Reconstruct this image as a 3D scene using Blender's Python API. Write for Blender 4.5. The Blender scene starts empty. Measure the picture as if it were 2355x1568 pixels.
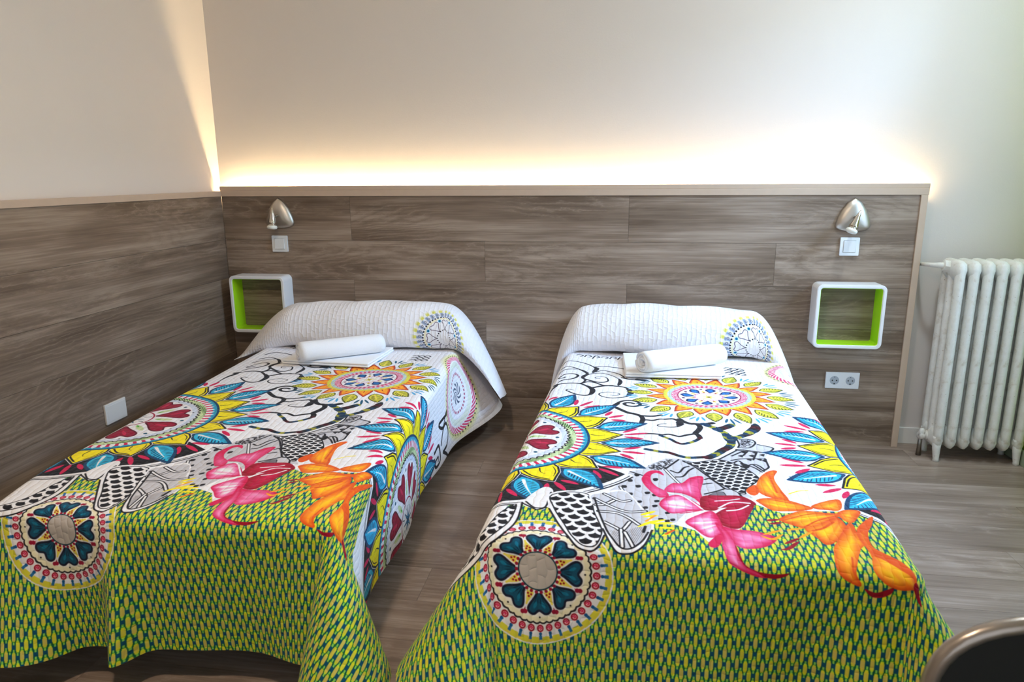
import bpy, bmesh, math, random
import numpy as np
from mathutils import Vector, Matrix

SC = bpy.context.scene
COL = SC.collection
R = math.radians
random.seed(4)

# ------------------------------------------------------------------ camera, world, lights, exposure
cam_d = bpy.data.cameras.new('camera'); cam = bpy.data.objects.new('camera', cam_d); COL.objects.link(cam)
cam_d.sensor_width = 36.0; cam_d.lens = 1629.25/2355*36; cam_d.clip_start = .05
def camera_matrix(pitch, yaw, roll, loc):
    f = Vector((-math.sin(yaw)*math.cos(pitch), math.cos(yaw)*math.cos(pitch), -math.sin(pitch)))
    r = Vector((math.cos(yaw), math.sin(yaw), 0)); u = r.cross(f)
    r2 = math.cos(roll)*r+math.sin(roll)*u; u2 = -math.sin(roll)*r+math.cos(roll)*u
    m = Matrix((r2, u2, -f)).transposed().to_4x4(); m.translation = loc
    return m
cam.matrix_world = camera_matrix(.23047, .15110, -.006625, Vector((2.0424, -3.4693, 1.2954)))
cam_d.dof.use_dof = True; cam_d.dof.focus_distance = 2.7; cam_d.dof.aperture_fstop = 5.0
SC.camera = cam

w = bpy.data.worlds.new('daylight'); SC.world = w; w.use_nodes = True
bg = w.node_tree.nodes['Background']; bg.inputs[0].default_value = (.75, .86, 1, 1); bg.inputs[1].default_value = 1.0

def area(name, loc, target, sx, sy, power, color, spread=180):
    d = bpy.data.lights.new(name, 'AREA'); d.shape = 'RECTANGLE'; d.size = sx; d.size_y = sy; d.energy = power; d.color = color; d.spread = R(spread)
    o = bpy.data.objects.new(name, d); COL.objects.link(o); o.location = loc
    o.rotation_euler = (Vector(target)-Vector(loc)).to_track_quat('-Z', 'Y').to_euler()
    return o
# daylight from the right wall's window, plus weak fill added behind the camera
area('daylight_side', (3.887, -1.075, 1.29), (0, -1.075, 1.10), 1.28, 1.98, 16, (.52, .73, 1.0))
area('daylight_sky', (5.3, -1.35, 3.3), (2.4, -1.0, .5), 1.8, 1.8, 560, (.36, .60, 1.0))
area('front_fill', (2.3, -4.72, 1.45), (2.0, 0, 1.2), 1.9, 2.0, 6, (.90, .95, 1.0))
# two round downlights in the ceiling
def downlight(x, y, power, color, r=.075):
    d = bpy.data.lights.new('downlight', 'AREA'); d.shape = 'DISK'; d.size = 2*r; d.energy = power; d.color = color
    o = bpy.data.objects.new('downlight', d); COL.objects.link(o); o.location = (x, y, 2.606); return o
DOWNLIGHTS = ((1.38, -2.65, 25, (1., .80, .60)), (3.20, -.85, 17, (.78, .92, 1.)))
for q in DOWNLIGHTS: downlight(*q)

SC.view_settings.view_transform = 'Standard'; SC.view_settings.look = 'None'
SC.view_settings.gamma = 1.0; SC.view_settings.use_curve_mapping = False
SC.view_settings.exposure = 0.10
SC.cycles.max_bounces = 10; SC.cycles.diffuse_bounces = 6; SC.cycles.transparent_max_bounces = 12
SC.cycles.sample_clamp_indirect = 6; SC.cycles.caustics_reflective = False; SC.cycles.caustics_refractive = False
SC.cycles.use_denoising = True

# ------------------------------------------------------------------ helpers
def link(name, me, mat=None, parent=None):
    o = bpy.data.objects.new(name, me); COL.objects.link(o)
    if mat is not None and len(me.materials) == 0: me.materials.append(mat)
    if parent is not None: o.parent = parent
    return o
def tag(o, label=None, cat=None, group=None, kind=None):
    if label: o['label'] = label
    if cat: o['category'] = cat
    if group: o['group'] = group
    if kind: o['kind'] = kind
    return o
def empty(name, loc, label, cat, group=None):
    o = bpy.data.objects.new(name, None); COL.objects.link(o); o.location = loc; o.empty_display_size = .1
    return tag(o, label, cat, group)
def from_bm(bm, name, smooth=False):
    me = bpy.data.meshes.new(name); bm.normal_update(); bm.to_mesh(me); bm.free()
    if smooth: me.polygons.foreach_set('use_smooth', [True]*len(me.polygons))
    return me
def box(bm, x0, y0, z0, x1, y1, z1, bev=0., seg=2):
    r = bmesh.ops.create_cube(bm, size=1.0); vs = r['verts']
    for v in vs: v.co = Vector(((x0+x1)/2+v.co.x*(x1-x0), (y0+y1)/2+v.co.y*(y1-y0), (z0+z1)/2+v.co.z*(z1-z0)))
    if bev: bmesh.ops.bevel(bm, geom=list({e for v in vs for e in v.link_edges}), offset=bev, segments=seg, affect='EDGES', profile=.5)
def box_obj(name, a, b, mat, parent=None, bev=0., seg=2):
    bm = bmesh.new(); box(bm, *a, *b, bev, seg)
    return link(name, from_bm(bm, name), mat, parent)
def tube_bm(bm, pts, rads, n=14, caps=True):
    pts = [Vector(p) for p in pts]; rings = []
    t0 = (pts[1]-pts[0]).normalized(); ref = Vector((0, 0, 1)) if abs(t0.z) < .9 else Vector((1, 0, 0)); nrm = t0.cross(ref).normalized()
    for i, p in enumerate(pts):
        t = (pts[min(i+1, len(pts)-1)]-pts[max(i-1, 0)]).normalized()
        nrm = (nrm-t*nrm.dot(t)).normalized(); bn = t.cross(nrm); r = rads[i] if hasattr(rads, '__len__') else rads
        rings.append([bm.verts.new(p+(nrm*math.cos(2*math.pi*k/n)+bn*math.sin(2*math.pi*k/n))*r) for k in range(n)])
    for a, b in zip(rings, rings[1:]):
        for k in range(n): bm.faces.new((a[k], a[(k+1) % n], b[(k+1) % n], b[k]))
    if caps: bm.faces.new(rings[0][::-1]); bm.faces.new(rings[-1])
def lathe(bm, o, axis, prof, n=24):
    """prof: (distance along axis, radius)"""
    tube_bm(bm, [Vector(o)+Vector(axis)*d for d, r in prof], [max(r, 1e-4) for d, r in prof], n)
def grid_mesh(name, P, UV=None, smooth=True):
    """P: rows x cols x 3 array of points, UV the same with 2"""
    r, c = P.shape[:2]; idx = np.arange(r*c).reshape(r, c)
    F = np.stack([idx[:-1, :-1], idx[:-1, 1:], idx[1:, 1:], idx[1:, :-1]], -1).reshape(-1, 4)
    me = bpy.data.meshes.new(name); me.from_pydata(P.reshape(-1, 3).tolist(), [], F.tolist())
    if UV is not None:
        l = me.uv_layers.new(name='cloth'); l.data.foreach_set('uv', UV.reshape(-1, 2)[F.ravel()].astype(np.float32).ravel())
    if smooth: me.polygons.foreach_set('use_smooth', [True]*len(me.polygons))
    me.update(); return me
def dup(root, loc=None, label=None, deep=True):
    c = root.copy(); COL.objects.link(c)
    if loc is not None: c.location = loc
    if label: c['label'] = label
    if deep:
        for ch in list(root.children):
            d = ch.copy(); COL.objects.link(d); d.parent = c
            for g in list(ch.children):
                e = g.copy(); COL.objects.link(e); e.parent = d
    return c

# ------------------------------------------------------------------ materials (all procedural)
class NT:
    def __init__(s, name):
        s.m = bpy.data.materials.new(name); s.m.use_nodes = True; s.t = s.m.node_tree
        s.b = s.t.nodes['Principled BSDF']; s.out = s.t.nodes['Material Output']
    def n(s, typ, **kw):
        x = s.t.nodes.new(typ)
        for k, v in kw.items():
            if k.startswith('_'): setattr(x, k[1:], v)
            else:
                key = int(k[1:]) if k[0] == 'i' and k[1:].isdigit() else k.replace('__', ' ')
                s.set(x.inputs[key], v)
        return x
    def set(s, inp, v):
        if isinstance(v, bpy.types.NodeSocket): s.t.links.new(v, inp)
        elif isinstance(v, bpy.types.Node): s.t.links.new(v.outputs[0], inp)
        else: inp.default_value = v
    def math(s, op, a, b=0., c=0.):
        x = s.t.nodes.new('ShaderNodeMath'); x.operation = op
        for i, v in enumerate((a, b, c)): s.set(x.inputs[i], v)
        return x.outputs[0]
    def ramp(s, fac, stops):
        x = s.t.nodes.new('ShaderNodeValToRGB'); s.set(x.inputs[0], fac); e = x.color_ramp.elements
        while len(e) > 1: e.remove(e[-1])
        e[0].position = stops[0][0]; e[0].color = (*stops[0][1], 1)
        for p, c in stops[1:]:
            q = e.new(p); q.color = (*c, 1)
        return x.outputs[0]
    def mixc(s, fac, a, b, blend='MIX'):
        x = s.t.nodes.new('ShaderNodeMix'); x.data_type = 'RGBA'; x.blend_type = blend
        s.set(x.inputs[0], fac); s.set(x.inputs[6], a if isinstance(a, bpy.types.NodeSocket) else (*a, 1)); s.set(x.inputs[7], b if isinstance(b, bpy.types.NodeSocket) else (*b, 1))
        return x.outputs[2]
    def bump(s, h, strength, dist):
        x = s.n('ShaderNodeBump', Strength=strength, Distance=dist, Height=h); s.t.links.new(x.outputs[0], s.b.inputs['Normal'])
    def base(s, c): s.set(s.b.inputs['Base Color'], c if isinstance(c, (bpy.types.NodeSocket, bpy.types.Node)) else (*c, 1))
    def p(s, **kw):
        for k, v in kw.items(): s.set(s.b.inputs[k.replace('__', ' ')], v)
        return s

def plain(name, col, rough=.5, metal=0., noise=0., nscale=40., bump=0.):
    t = NT(name); t.p(Roughness=rough, Metallic=metal)
    tc = t.n('ShaderNodeTexCoord')
    if noise:
        n = t.n('ShaderNodeTexNoise', Vector=tc.outputs['Object'], Scale=nscale, Detail=4.)
        t.base(t.mixc(n.outputs[0], tuple(c*(1-noise) for c in col), tuple(min(1, c*(1+noise)) for c in col)))
        if bump: t.bump(n.outputs[0], bump, .002)
    else: t.base(col)
    return t.m
def wood(name, along, across, dark, mid, light, rough=.45, knots=1., tone=.11):
    """limed grey oak: long fibres, cathedral figure, every plank its own piece of the grain"""
    t = NT(name); g = t.n('ShaderNodeNewGeometry'); oi = t.n('ShaderNodeObjectInfo')
    sep = t.n('ShaderNodeSeparateXYZ', i0=g.outputs['Position'])
    a = sep.outputs['XYZ'.index(along)]; c = sep.outputs['XYZ'.index(across)]
    rnd = t.math('MULTIPLY', oi.outputs['Random'], 37.)
    a2 = t.math('ADD', a, rnd)
    def vec(sa, sc_): return t.n('ShaderNodeCombineXYZ', X=t.math('MULTIPLY', a2, sa), Y=t.math('MULTIPLY', c, sc_), Z=rnd).outputs[0]
    low = t.n('ShaderNodeTexNoise', Vector=vec(.75, 4.6), Scale=1., Detail=1.5, Roughness=.4)
    wob = t.n('ShaderNodeTexNoise', Vector=vec(11., 42.), Scale=1., Detail=4., Roughness=.6)
    fieldv = t.math('ADD', t.math('MULTIPLY', c, 22.), t.math('ADD', t.math('MULTIPLY', low.outputs[0], 19.), t.math('MULTIPLY', wob.outputs[0], 1.9)))
    ring = t.math('FRACT', fieldv)
    tri = t.math('ABSOLUTE', t.math('SUBTRACT', t.math('MULTIPLY', ring, 2.), 1.))
    lines = t.math('POWER', tri, 7.)
    fibre = t.n('ShaderNodeTexNoise', Vector=vec(4., 190.), Scale=1., Detail=3., Roughness=.62)
    streak = t.n('ShaderNodeTexNoise', Vector=vec(1.1, 34.), Scale=1., Detail=4., Roughness=.6)
    big = t.n('ShaderNodeTexNoise', Vector=vec(1.5, 8.), Scale=1., Detail=3., Roughness=.55)
    mask = t.n('ShaderNodeTexNoise', Vector=vec(1.0, 5.), Scale=1.2, Detail=1.)
    mk = t.ramp(mask.outputs[0], [(.44, (0, 0, 0)), (.58, (1, 1, 1))])
    v = t.math('ADD', t.math('MULTIPLY', big.outputs[0], .70), t.math('ADD', t.math('MULTIPLY', streak.outputs[0], .5), t.math('MULTIPLY', fibre.outputs[0], .34)))
    col = t.ramp(v, [(.54, dark), (.77, mid), (.98, light)])
    col = t.mixc(t.math('MULTIPLY', t.math('MULTIPLY', lines, mk), .42), col, light)
    dk = t.math('POWER', t.math('SUBTRACT', 1., tri), 3.)
    col = t.mixc(t.math('MULTIPLY', t.math('MULTIPLY', dk, mk), .38), col, dark)
    kn = t.n('ShaderNodeTexVoronoi', Vector=vec(1.0, 4.2), Scale=.9, Randomness=1.)
    kd = t.ramp(kn.outputs['Distance'], [(.0, (1, 1, 1)), (.13, (.0, .0, .0))])
    col = t.mixc(t.math('MULTIPLY', kd, .5*knots), col, tuple(x*.5 for x in dark))
    tn = t.math('ADD', 1.-tone/2, t.math('MULTIPLY', t.math('FRACT', t.math('MULTIPLY', oi.outputs['Random'], 91.7)), tone))
    hs = t.n('ShaderNodeHueSaturation', Value=tn, Color=col)
    t.base(hs.outputs[0]); t.p(Roughness=rough, Specular__IOR__Level=.35)
    t.bump(t.math('ADD', fibre.outputs[0], t.math('MULTIPLY', lines, .4)), .12, .0015)
    return t.m
def wall_paint(name, col, scuff=.04):
    t = NT(name); tc = t.n('ShaderNodeTexCoord')
    n = t.n('ShaderNodeTexNoise', Vector=tc.outputs['Object'], Scale=1.3, Detail=5., Roughness=.6)
    f = t.n('ShaderNodeTexNoise', Vector=tc.outputs['Object'], Scale=160., Detail=2.)
    t.base(t.mixc(n.outputs[0], tuple(c*(1-scuff) for c in col), tuple(min(1., c*(1+scuff*.4)) for c in col)))
    t.p(Roughness=.75, Specular__IOR__Level=.25); t.bump(t.math('ADD', f.outputs[0], t.math('MULTIPLY', n.outputs[0], 3.)), .12, .003)
    return t.m
def emit(name, col, power):
    t = NT(name); e = t.n('ShaderNodeEmission', Color=(*col, 1), Strength=power); t.t.links.new(e.outputs[0], t.out.inputs[0]); return t.m

M = dict(
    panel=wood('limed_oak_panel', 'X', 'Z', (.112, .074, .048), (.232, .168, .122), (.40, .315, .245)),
    panel_shaded=wood('limed_oak_panel_shaded', 'Y', 'Z', (.100, .066, .043), (.200, .142, .101), (.35, .27, .205)),  # headboard oak with its grain turned, tones lowered for shade on this side
    floor=wood('oak_laminate_floor', 'X', 'Y', (.16, .113, .085), (.262, .197, .157), (.41, .33, .28), rough=.33, knots=.7),
    trim=plain('pale_oak_trim', (.54, .41, .31), .4, noise=.06, nscale=30),
    paint=wall_paint('cream_wall_paint', (.675, .63, .60)),
    paint_lit=wall_paint('cream_wall_paint_lit', (.76, .685, .625)),  # same cream paint, warmed and lightened for the light on this wall
    green_wall=wall_paint('lime_green_wall_paint', (.33, .50, .035)),
    white_trim=plain('white_gloss_paint', (.80, .79, .76), .35),
    ceiling=wall_paint('white_ceiling_paint', (.85, .84, .82)),
    plastic=plain('white_plastic', (.80, .82, .83), .32),
    plastic_grey=plain('grey_plastic_recess', (.42, .46, .50), .4),
    plastic_side=plain('ivory_plastic', (.74, .72, .68), .35),
    hole=plain('black_hole', (.01, .01, .01), .6),
    lacquer=plain('white_lacquer', (.84, .84, .85), .3),
    green=plain('lime_green_lacquer', (.44, .80, .01), .38),
    steel=plain('brushed_nickel', (.58, .53, .47), .40, 1.), chrome=plain('polished_chrome', (.62, .56, .48), .10, 1.),
    steel_dark=plain('dark_nickel', (.30, .27, .23), .35, 1.),
    bulb=plain('frosted_bulb_glass', (.86, .86, .78), .25),
    towel=plain('white_terry', (.86, .86, .87), .95, noise=.04, nscale=500, bump=.6),
    radiator=None, black=plain('black_upholstery', (.012, .012, .013), .75),
    rim=plain('grey_brown_metal_rim', (.34, .29, .25), .28, .7),
    led=emit('led_strip_light', (1., .74, .40), 230.),
    backing=plain('dark_backing_board', (.05, .04, .03), .8),
    bedwood=plain('dark_bed_base_fabric', (.05, .045, .04), .8), mattress=plain('mattress_ticking', (.75, .75, .74), .9),
    lamp_glass=emit('lit_lamp_glass', (1, .86, .68), 3.0),
)
def radiator_paint():
    t = NT('chipped_cream_radiator_paint'); tc = t.n('ShaderNodeTexCoord')
    n = t.n('ShaderNodeTexNoise', Vector=tc.outputs['Object'], Scale=22., Detail=6., Roughness=.65); f = t.n('ShaderNodeTexNoise', Vector=tc.outputs['Object'], Scale=130., Detail=3.)
    c = t.ramp(n.outputs[0], [(.3, (.55, .50, .42)), (.45, (.72, .71, .66)), (.7, (.78, .78, .74))])
    c = t.mixc(t.ramp(f.outputs[0], [(.69, (0, 0, 0)), (.74, (1, 1, 1))]), c, (.30, .24, .18))
    t.base(c); t.p(Roughness=.42); t.bump(t.math('ADD', n.outputs[0], f.outputs[0]), .25, .003); return t.m
M['radiator'] = radiator_paint()
def window_glass():
    t = NT('window_glass'); tr = t.n('ShaderNodeBsdfTransparent'); gl = t.n('ShaderNodeBsdfGlossy', Roughness=.02); fr = t.n('ShaderNodeFresnel', IOR=1.3)
    mx = t.n('ShaderNodeMixShader', i0=fr.outputs[0], i1=tr.outputs[0], i2=gl.outputs[0]); t.t.links.new(mx.outputs[0], t.out.inputs[0]); return t.m
M['glass'] = window_glass()
# ------------------------------------------------------------------ the room
XL, XR, YB, YF, ZC = -.035, 3.875, .060, -4.65, 2.62
def structure(name, a, b, mat, bev=0.): return tag(box_obj(name, a, b, mat, None, bev), kind='structure')
structure('wall_back', (XL-.12, YB, -.1), (XR+.12, YB+.12, ZC), M['paint'])
structure('wall_left', (XL-.12, YF, -.1), (XL, YB, ZC), M['paint_lit'])
structure('ceiling', (XL-.12, YF-.12, ZC), (XR+.12, YB+.12, ZC+.1), M['ceiling'])
def wall_with_opening(name, axis, pos, thick, lo, hi, o0, o1, z0, z1, mat):
    """a wall along `axis` with one opening, in four pieces of one mesh"""
    bm = bmesh.new()
    for a0, a1, b0, b1 in ((lo, o0, -.1, ZC), (o1, hi, -.1, ZC), (o0, o1, -.1, z0), (o0, o1, z1, ZC)):
        if axis == 'Y': box(bm, pos, a0, b0, pos+thick, a1, b1)
        else: box(bm, a0, pos-thick, b0, a1, pos, b1)
    return tag(link(name, from_bm(bm, name), mat), kind='structure')
wall_with_opening('wall_right', 'Y', XR, .12, YF, YB, -1.75, -.40, .28, 2.30, M['green_wall'])
wall_with_opening('wall_front', 'X', YF, .12, XL, XR, 1.3, 3.3, .40, 2.45, M['paint'])
def window(name, axis, pos, o0, o1, z0, z1):
    fr = .055
    def part(nm, a0, a1, b0, b1, mat, th, par):
        q = ((pos-th, a0, b0), (pos+th, a1, b1)) if axis == 'Y' else ((a0, pos-th, b0), (a1, pos+th, b1))
        return box_obj(nm, *q, mat, par, .004 if mat is M['white_trim'] else 0)
    root = empty(name, (0, 0, 0), None, None); root['kind'] = 'structure'
    for a0, a1, b0, b1 in ((o0, o0+fr, z0, z1), (o1-fr, o1, z0, z1), (o0, o1, z0, z0+fr), (o0, o1, z1-fr, z1), ((o0+o1)/2-fr*.7, (o0+o1)/2+fr*.7, z0, z1)):
        part('window_frame', a0, a1, b0, b1, M['white_trim'], .03, root)
    part('window_pane', o0+fr, (o0+o1)/2-fr*.7, z0+fr, z1-fr, M['glass'], .003, root); part('window_pane', (o0+o1)/2+fr*.7, o1-fr, z0+fr, z1-fr, M['glass'], .003, root)
window('window_1', 'Y', XR+.06, -1.75, -.40, .28, 2.30); window('added_window', 'X', YF-.06, 1.3, 3.3, .40, 2.45)  # second window is unseen, added to bring in light from the front

# floor: laminate boards laid across the room, 1.38 m long, every row shifted
fl = structure('floor', (XL-.12, YF-.12, -.12), (XR+.12, YB+.12, -.012), M['backing'])
FW, FL = .19, 1.38
row = 0; y1 = YB
y1 = -.034+FW*0
rows = []
yy = -.044
while yy > YF-.1:
    rows.append((yy-FW, yy)); yy -= FW
rows.insert(0, (-.044, YB))
offs = [.685, 3.445-FL*2, .25, .95]
for i, (a, b) in enumerate(rows):
    x = XL+([.30, .685, 1.12, .10, .90][i % 5])-FL
    while x < XR:
        x0, x1 = max(x, XL), min(x+FL, XR)
        if x1-x0 > .01:
            o = box_obj('floor_board', (x0+.0004, a+.0005, -.012), (x1-.0004, b-.0005, 0), M['floor'], fl)
        x += FL
# skirting boards
structure('baseboard_back', (3.402, YB-.012, 0), (XR, YB, .082), M['white_trim'], .002)
structure('baseboard_right', (XR-.012, YF, 0), (XR, YB-.012, .07), plain('sage_grey_skirting', (.30, .36, .24), .45), .002)

# ------------------------------------------------------------------ the oak headboard panel along the back wall
hb = empty('headboard', (1.69, 0, 0), 'long grey oak plank headboard panel behind both beds with lit top ledge', 'headboard')
def hpart(name, a, b, mat, bev=0.):
    o = box_obj(name, (a[0]-1.69, a[1], a[2]), (b[0]-1.69, b[1], b[2]), mat, hb, bev); return o
HW, HZ = 3.368, 1.196
hpart('backing_board', (0.002, .009, 0), (HW, .013, HZ), M['backing'])
zs = [1.196, .975, .773, .573, .373, .173, .0]
for i in range(6):
    cuts = ([.0, .692, 2.082, HW] if i % 2 == 0 else [.0, 1.381, 2.765, HW])
    for x0, x1 in zip(cuts, cuts[1:]):
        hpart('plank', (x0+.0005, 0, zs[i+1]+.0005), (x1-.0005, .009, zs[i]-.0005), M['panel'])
hpart('top_trim', (0.0, -.008, 1.196), (3.400, .012, 1.2265), M['trim'], .0015)
hpart('ledge', (-.004, -.004, 1.2265), (3.402, .011, 1.2465), M['trim'], .001)
hpart('side_trim', (HW, -.008, 0), (3.397, .012, 1.196), M['trim'], .0015)
hpart('side_return', (3.385, .012, 0), (3.397, YB-.001, 1.18), M['trim'])
hpart('led_channel', (.0, .013, 1.180), (3.385, YB-.001, 1.186), M['white_trim'])
led = hpart('led_strip', (.0, .0255, 1.187), (3.38, .0345, 1.192), M['led'])

# ------------------------------------------------------------------ the oak panel on the left wall
wp = empty('wall_panel', (0, -1.6, 0), 'grey oak plank panelling on left wall beside the left bed', 'wall panel')
def wpart(name, a, b, mat, bev=0.): return box_obj(name, (a[0], a[1]+1.6, a[2]), (b[0], b[1]+1.6, b[2]), mat, wp, bev)
wpart('backing_board', (XL, -3.4, 0), (-.009, -.001, 1.19), M['backing'])
for i in range(6):
    cuts = ([-3.4, -2.05, -.0015] if i % 2 else [-3.4, -1.95, -.0015])
    for y0, y1 in zip(cuts, cuts[1:]):
        wpart('plank', (-.009, y0+.0005, zs[i+1]+.0005), (0, y1-.0005, zs[i]-.0005), M['panel_shaded'])
wpart('top_trim', (XL+.001, -3.4, 1.196), (.006, -.0085, 1.222), M['trim'], .0015)
# ------------------------------------------------------------------ drawing data of the print (cloth millimetres)
SWIRLS = [
('S',7,'k',2,[(-481,900),(-479,841),(-461,792),(-425,763),(-376,762),(-345,787),(-322,821),(-310,863),(-320,897),(-342,908),(-375,896),(-403,869),(-412,855),(-402,843),(-382,854)]),
('S',14,'k',2,[(-341,787),(-321,813),(-311,841),(-313,882),(-324,901)]),
('S',6,'k',0,[(-478,787),(-457,776)]),
('S',10,'k',1,[(-474,787),(-460,800),(-479,856),(-480,922)]),
('S',5,'k',0,[(-489,456),(-463,412),(-423,410),(-386,428),(-359,452),(-332,495),(-316,515)]),
('S',14,'k',2,[(-337,486),(-320,520),(-325,570),(-330,602)]),
('S',6,'k',0,[(-332,490),(-297,475),(-260,491),(-207,514)]),
('S',5,'k',0,[(-478,543),(-458,512),(-426,511),(-400,534),(-373,561),(-350,605)]),
('S',4,'k',0,[(-478,614),(-461,567),(-432,544),(-402,539)]),
('S',8,'k',2,[(-394,546),(-372,574),(-352,618),(-365,650),(-366,680),(-352,710),(-354,738),(-367,764)]),
('S',7,'k',2,[(-456,662),(-443,630),(-415,616),(-392,634),(-389,663),(-406,695),(-442,718),(-459,757)]),
('S',5,'k',0,[(-456,662),(-468,689),(-448,690),(-438,672)]),
('S',5,'k',0,[(-324,588),(-291,560),(-255,576),(-219,600),(-199,634)]),
('S',6,'k',1,[(-366,688),(-352,640),(-331,615),(-288,607),(-245,634),(-218,670),(-212,710),(-218,758)]),
('S',11,'k',2,[(-218,662),(-211,701),(-217,757)]),
('S',7,'k',1,[(-353,702),(-329,722),(-299,737),(-273,728),(-260,702),(-272,663),(-298,660),(-315,675),(-307,690),(-294,684)]),
('S',7,'k',0,[(-367,764),(-340,740),(-314,743),(-288,762),(-270,770),(-240,761)]),
('S',8,'k',1,[(-314,812),(-286,785),(-255,768),(-222,766),(-194,772),(-169,809),(-164,852),(-174,896),(-198,917),(-234,927),(-266,912),(-283,887),(-276,864),(-247,849),(-213,861),(-206,877),(-220,894),(-239,890)]),
('S',16,'k',2,[(-182,789),(-166,827),(-167,867),(-178,897)]),
('S',8,'k',0,[(-206,644),(-174,655),(-138,656),(-118,661)]),
('S',16,'k',0,[(-143,649),(-118,653)]),
('S',8,'k',0,[(-217,1017),(-201,975),(-180,955),(-152,953),(-133,966),(-127,988),(-135,1005),(-152,1015),(-172,1012),(-184,995),(-177,981),(-161,978),(-151,983)]),
('S',12,'k',0,[(-217,1017),(-208,996)]),
('S',11,'k',0,[(-210,1041),(-191,1062),(-167,1083),(-144,1090),(-123,1105),(-115,1132),(-118,1167)]),
('S',8,'k',0,[(-129,1100),(-100,1101),(-76,1096),(-53,1080)]),
('S',7,'k',0,[(-120,1158),(-106,1141),(-81,1143),(-59,1127),(-41,1127)]),
('S',9,'k',1,[(-41,1127),(-15,1122),(1,1142),(9,1174),(5,1202),(-10,1215),(-31,1216),(-56,1207),(-66,1198),(-60,1184),(-38,1180)]),
('S',16,'k',2,[(1,1153),(8,1180),(1,1205)]),
('S',12,'k',0,[(7,1124),(21,1155),(40,1174),(60,1176),(71,1201),(65,1233),(53,1266),(61,1280),(65,1299)]),
('S',7,'k',0,[(-130,1286),(-95,1282),(-67,1288),(-51,1295),(-32,1289),(-14,1298),(2,1305),(23,1289),(48,1272)]),
('S',8,'t',0,[(-57,1301),(-43,1318),(-26,1334),(-10,1355),(8,1364),(32,1348),(52,1325),(67,1298)]),
('S',12,'k',0,[(60,1176),(85,1174),(104,1160),(115,1152)]),
('S',17,'t',0,[(85,1171),(105,1189),(129,1201),(153,1181),(176,1150)]),
('S',17,'t',0,[(121,1208),(144,1229),(153,1258),(159,1287),(159,1315),(148,1350),(127,1381),(105,1417),(80,1447)]),
('S',26,'t',2,[(146,1239),(157,1267),(158,1306)]),
('S',15,'t',0,[(160,1272),(182,1258),(205,1234),(228,1209),(245,1169),(252,1131)]),
('S',23,'t',2,[(208,1223),(236,1187),(252,1152),(256,1113)]),
('S',10,'t',0,[(-101,1424),(-63,1436),(-34,1438),(-3,1454),(23,1459),(52,1451),(82,1438),(111,1407),(138,1364),(155,1328)]),
('S',9,'k',0,[(700,800),(650,760),(640,700),(690,660),(740,690),(745,760)]),
('S',9,'k',0,[(590,640),(600,700),(640,760),(600,830),(610,640)]),
('S',10,'k',0,[(745,770),(790,690),(850,640),(900,610)]),
('S',7,'k',0,[(800,700),(840,690),(850,730),(820,750),(870,660)]),
('S',9,'k',0,[(700,900),(690,840),(760,820),(770,880),(730,900)]),
('S',6,'k',0,[(740,880),(735,850),(755,850)]),
('S',4,'k',0,[(-430,300),(-420,285),(-400,300),(-410,318)]),
('S',4,'k',0,[(-392,318),(-382,285),(-362,300),(-372,318)]),
('S',4,'k',0,[(-354,336),(-344,285),(-324,300),(-334,318)]),
('S',4,'k',0,[(-316,300),(-306,285),(-286,300),(-296,318)]),
('S',4,'k',0,[(-278,318),(-268,285),(-248,300),(-258,318)]),
('S',4,'k',0,[(-240,336),(-230,285),(-210,300),(-220,318)]),
('S',4,'k',0,[(-202,300),(-192,285),(-172,300),(-182,318)]),
('S',4,'k',0,[(-164,318),(-154,285),(-134,300),(-144,318)]),
('S',4,'k',0,[(215,430),(230,415),(245,432),(228,445)]),
('S',4,'k',0,[(241,430),(256,415),(271,432),(254,445)]),
('S',4,'k',0,[(267,430),(282,415),(297,432),(280,445)]),
('S',4,'k',0,[(215,465),(230,450),(245,467),(228,480)]),
('S',4,'k',0,[(241,465),(256,450),(271,467),(254,480)]),
('S',4,'k',0,[(267,465),(282,450),(297,467),(280,480)]),
('S',4,'k',0,[(215,500),(230,485),(245,502),(228,515)]),
('S',4,'k',0,[(241,500),(256,485),(271,502),(254,515)]),
('S',4,'k',0,[(267,500),(282,485),(297,502),(280,515)]),
]
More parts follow.
